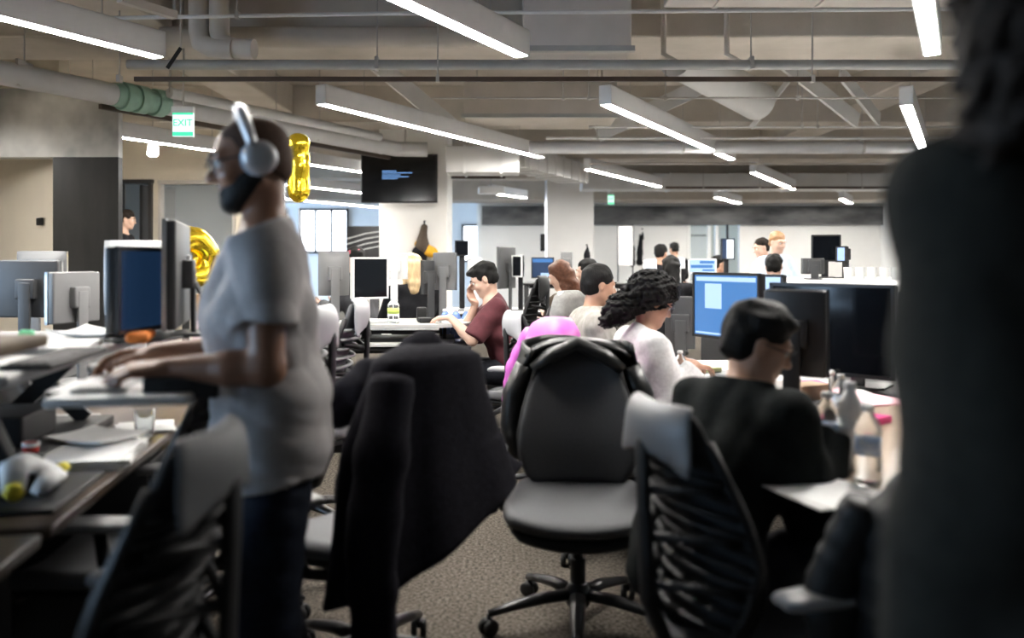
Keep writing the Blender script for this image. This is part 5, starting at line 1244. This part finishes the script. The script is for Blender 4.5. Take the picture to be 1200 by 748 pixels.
boxlike('white_box', 'white low box on the desk below the blue glowing monitor', 'box', Vector((1.12, 3.78, .731)), .3, (.30, .12, .05), H_WHITE, .006)
boxlike('phone', 'dark phone near the fleece man on the white desk', 'phone', Vector((.93, 3.52, .731)), .7, (.075, .15, .012), K_BLACK, .004)
# ---------------------------------------------------------------- round-topped desk of the maroon man
desk('black desk with shelf in front of the man in maroon', (-.98, 6.05, 0), R(5), 1.35, .80, .73, D_BLACK)
riser('grey round-ended riser in front of the man in maroon', Vector((-.76, 6.05, .73)), R(4), .94, .66, .73, .872, D_GREY, rounded=True)
boxlike('pale_tray', 'pale flat tray under the round-ended riser', 'tray', Vector((-.86, 5.70, .7305)), R(4), (.42, .12, .022), D_GREY, .004)
RT = .8725
mon_at('white-framed black screen beside the spray bottle', 434, 326, 6.1, RT, (.62, -.78), .29, .30, SC_OFF, H_WHITE, H_WHITE, foot=.16)
mon_at('grey monitor back right of the blond-haired person', 522, 318, 6.8, .79, (.25, 1), .19, .30, SC_OFF, H_GREY, H_DARK, foot=.16)
mon_at('dark grey monitor back against the blond-haired person\'s shoulder', 500, 325, 6.72, .79, (-.6, .8), .10, .27, SC_OFF, H_DARK, H_DARK, foot=.14)
bottle('clear spray bottle with green liquid on the round-ended riser', P(461, 366, 5.85)+Vector((0, 0, RT-P(461, 366, 5.85).z)), .18, .042, capm=H_WHITE, labelm=mat('liquid_green', (.55, .70, .15), .3), name='spray_bottle')
keyboard('white keyboard on the round-ended riser', Vector((-.98, 5.92, RT+.0005)), R(8), w=.34)
boxlike('webcam', 'small black webcam block on the round-ended riser', 'camera', Vector((-.64, 6.05, RT+.0005)), .2, (.07, .07, .10), K_BLACK, .012)
boxlike('black_box', 'low black box on the round-ended riser', 'box', Vector((-.60, 5.93, RT+.0005)), .3, (.10, .10, .035), K_BLACK, .008)
BLUEP = mat('blue_plastic_wrap', (.05, .14, .42), .25, col2=(.35, .50, .80), scale=16, spec=.7)
for i, (x, y) in enumerate([(-.50, 6.42), (-.42, 6.42), (-.34, 6.42), (-.50, 6.34), (-.42, 6.34), (-.34, 6.34)]):
    bottle(['blue-wrapped water bottle, back left of the pack by the maroon man', 'blue-wrapped water bottle, back middle of the pack by the maroon man', 'blue-wrapped water bottle, back right of the pack by the maroon man', 'blue-wrapped water bottle, front left of the pack by the maroon man', 'blue-wrapped water bottle, front middle of the pack by the maroon man', 'blue-wrapped water bottle, front right of the pack by the maroon man'][i], Vector((x, y, .731)), .21, .036, body=BLUEP, labelm=BLUEP, group='water bottles in the blue pack')
paper('crumpled white papers behind the blue bottle pack', Vector((-.40, 6.62, .80)), .3, .30, .20, 6, curl=.04)
bpy.data.objects[-1 if False else 'paper_sheet'].name = 'paper_sheet'
desk('white desk behind the blond-haired person and monitors', (-.97, 6.98, 0), R(0), 1.30, .74, .79, D_WHITE)
o = boxlike('blue_bag', 'small blue bag on the carpet beyond the maroon man\'s feet', 'bag', Vector((-.38, 7.5, .001)), .4, (.17, .15, .16), mat('bag_blue', (.09, .19, .30), .6, var=.2, scale=20), .04)
# jacket hook on the column
hk = empty('hanging_jacket', Vector((-1.27, 12.40, 1.80)), 0, 'brown and yellow jacket hanging on the white column', 'jacket')
F = Field([-.3, -.2, -.75], [.3, .12, .1], .014)
F.add(p_cone((0, -.03, -.02), (-.03, -.07, -.30), .05, .11), .03); F.noise(.010, 20, 3); F.mesh('brown_upper', BROWNCLOTH, hk)
F = Field([-.35, -.25, -.85], [.35, .12, .1], .014); F.add(p_cone((-.08, -.07, -.26), (.10, -.08, -.36), .075, .085), .03); F.noise(.012, 22, 5); F.mesh('yellow_lining', mat('cloth_yellow_orange', (.75, .40, .03), .8, var=.1, scale=20), hk)
F = Field([-.35, -.25, -.85], [.35, .12, .1], .014); F.add(p_cone((-.06, -.06, -.38), (-.12, -.07, -.62), .10, .11), .03); F.noise(.012, 22, 6); F.mesh('black_lower', BLACKCLOTH, hk)
MB().tube([(0, .06, .08), (0, -.04, .08), (0, -.05, .02), (0, -.02, -.03)], .012, 8).build('hook', K_BLACK, hk, smooth=True)
# ---------------------------------------------------------------- the far rows
for (x, y, w, dp, rz_, m, lab) in [(1.62, 10.5, 2.25, .8, 0, D_WHITE, 'white desk in the far middle rows'), (-2.65, 8.9, 1.4, .7, 0, D_WHITE, 'white desk beside the pink-capped person'), (1.35, 12.6, 2.4, .8, 0, D_BLACK, 'dark high table before the white back column'), (-.1, 9.5, 2.0, .8, 0, D_WHITE, 'white desk behind the maroon man')]:
    desk(lab, (x, y, 0), R(rz_), w, dp, .98 if 'high' in lab else .76, m)
ct = empty('counter', (2.75, 6.6, 0), 0, 'long white-topped black counter at the right', 'counter')
MB().box((0, 0, 1.13), (2.1, 2.7, .04), bev=.006).build('countertop', D_WHITE, ct, auto=True); MB().box((0, 0, .555), (2.0, 2.6, 1.11)).build('body', D_BLACK, ct); MB().box((0, -1.305, .55), (1.9, .012, 1.0)).build('front_panel', H_BLACK, ct)
mon_at('black monitor on the white counter before the back wall', 968, 291, 7.6, 1.15, (-.2, -1), .25, .24, SC_OFF, H_BLACK, H_BLACK, foot=.14)
mon_at('grey monitor back low on the white counter', 952, 312, 7.0, 1.15, (.05, 1), .18, .13, SC_OFF, H_DARK, H_DARK, foot=.10, neck=True)
mon_at('narrow pale screen right of the counter\'s black monitor', 986, 298, 7.4, 1.15, (-.8, -.6), .10, .14, SC_PALE, H_BLACK, H_BLACK, foot=.08)
mon_at('upright screen half white half dark in the far rows', 853, 292, 10.45, .76, (.1, -1), .17, .26, SC_WHITE, H_BLACK, H_BLACK, windows=[(.62, 0, 1, 1, SC_DARKB)], foot=.12)
mon_at('wide blue and white screen in the far rows', 823, 312, 10.3, .76, (0, -1), .34, .18, SC_PALE, H_BLACK, H_WHITE, windows=[(.04, .70, .6, .92, SC_BLUE), (.1, .35, .95, .6, SC_BLUE), (.04, .1, .5, .25, SC_BLUE)], foot=.14)
mon_at('blue screen left of the auburn-haired person', 636, 314, 9.4, .76, (-.1, -1), .25, .23, SC_DARKB, H_BLACK, H_BLACK, windows=[(0, .80, 1, 1, SC_BLUE), (.05, .02, .6, .22, SC_PALE)], foot=.12)
mon_at('grey monitor back right of the blue screen', 664, 308, 9.5, .76, (.1, 1), .13, .24, SC_OFF, H_GREY, H_GREY, foot=.10)
mon_at('tall grey panel monitor behind the maroon man', 592, 314, 9.35, .76, (-.9, .5), .35, .46, SC_OFF, H_DARK, H_GREY, foot=.14)
mon_at('small black screen on the white column\'s right', 541, 291, 9.3, .76, (0, -1), .15, .17, SC_OFF, H_BLACK, H_BLACK, foot=.10)
mon_at('small black screen behind the maroon man\'s head', 606, 312, 9.3, .76, (-.6, -.8), .14, .24, SC_OFF, H_BLACK, H_WHITE, foot=.10)
mon_at('white computer back above the maroon man', 556, 312, 9.4, .76, (0, 1), .16, .18, SC_OFF, H_WHITE, H_WHITE, foot=.1, name='desktop_computer')
mon_at('white screen back between the blond-haired person and the white frame', 464, 312, 7.2, .79, (.1, 1), .20, .22, SC_OFF, H_WHITE, H_WHITE, foot=.12, name='desktop_computer')
mon_at('bright white screen right of the curly-haired woman', 762, 311, 10.4, .76, (0, -1), .16, .16, SC_WHITE, H_WHITE, H_WHITE, foot=.1)
mon_at('bright white screen beside the far black figure', 797, 308, 10.4, .76, (.1, -1), .12, .14, SC_WHITE, H_WHITE, H_WHITE, foot=.1)
p = P(426, 268, 14); boxlike('streaked_board', 'black board with white streaks left of the column', 'board', Vector((p.x, 14.2, .0)), 0, (.62, .05, 1.88), D_BLACK, .004)
b_ = bpy.data.objects['streaked_board']; s_ = MB()
for k in range(4): s_.tube([(-.30, -.028, 1.40+.09*k), (0, -.028, 1.50+.085*k), (.30, -.028, 1.56+.08*k)], .011, 6)
s_.build('white_streak', H_WHITE, b_)
wbd = empty('whiteboard', P(733, 288, 15.5)*1.0, R(-8), 'small whiteboard easel before the back wall', 'whiteboard'); wz = wbd.location.z
MB().box((0, 0, 0), (.26, .03, .72)).build('board', H_WHITE, wbd)
MB().box((0, -.01, .37), (.30, .04, .025)).box((-.14, -.01, 0), (.02, .04, .75)).box((.14, -.01, 0), (.02, .04, .75)).build('frame', DARK_FR, wbd)
for sx in (-1, 1): MB().tube([(sx*.13, .0, -.36), (sx*.16, .1, -wz)], .012, 8).build('leg', DARK_FR, wbd)
for (px, py, d, w, h, lab) in [(741, 297, 19.6, .16, .62, 'left of the black coats hanging on the back wall'), (750, 293, 19.6, .17, .72, 'right of the black coats hanging on the back wall'), (753, 275, 19.75, .08, .28, 'black cap hanging on the back wall'), (688, 300, 13.0, .12, .34, 'black jacket bundled on the high table')]:
    p = P(px, py, d); r = empty('hanging_coat', p, 0, lab, 'coat'); F = Field([-w, -.25, -h], [w, .2, h], .016)
    F.add(p_cone((.01, 0, h*.42), (-.01, -.02, -h*.38), w*.22, w*.48), .02); F.noise(.010, 25, int(px)); F.mesh('coat_body', BLACKCLOTH, r)
    MB().tube([(0, .12, h*.5), (0, 0, h*.5), (0, 0, h*.38)], .01, 6).build('hook', K_BLACK, r)
p = P(636, 285, 16.8); boxlike('wall_speaker', 'tall black speaker on the left of the white back column', 'speaker', p-Vector((0, 0, .16)), 0, (.09, .1, .34), K_BLACK, .008)
CUP = [(.030, 0), (.036, .09), (.0365, .10), (.033, .10), (.027, .006)]
for i in range(5):
    o = MB().lathe(CUP, n=14).build('white_cup', H_WHITE, None, auto=True); o.location = (2.66+.085*i, 6.75-.02*i, 1.151)
    tag(o, ['leftmost white cup in the row on the white counter', 'second white cup from the left on the white counter', 'middle white cup in the row on the white counter', 'second white cup from the right on the white counter', 'rightmost white cup in the row on the white counter'][i], 'cup', 'white cups on the counter')
# ---------------------------------------------------------------- daylight, camera, view
w = bpy.data.worlds.new('world'); S.world = w; w.use_nodes = True
bg = w.node_tree.nodes['Background']; bg.inputs['Color'].default_value = (.50, .72, 1.0, 1); bg.inputs['Strength'].default_value = 1.1
cam = bpy.data.cameras.new('camera'); co_ = bpy.data.objects.new('camera', cam); COL.objects.link(co_)
co_.location = (0, 0, CAM_H); co_.rotation_euler = (math.pi/2, 0, 0)
cam.sensor_fit = 'HORIZONTAL'; cam.sensor_width = 36; cam.lens = 36*FPX/1200
cam.shift_y = -(374-HOR)/1200; cam.clip_start = .05; cam.clip_end = 100
cam.dof.use_dof = True; cam.dof.focus_distance = 5.6; cam.dof.aperture_fstop = 1.4
S.camera = co_
S.view_settings.view_transform = 'Standard'; S.view_settings.look = 'None'; S.view_settings.gamma = 1.0; S.view_settings.use_curve_mapping = False
S.view_settings.exposure = 3.2
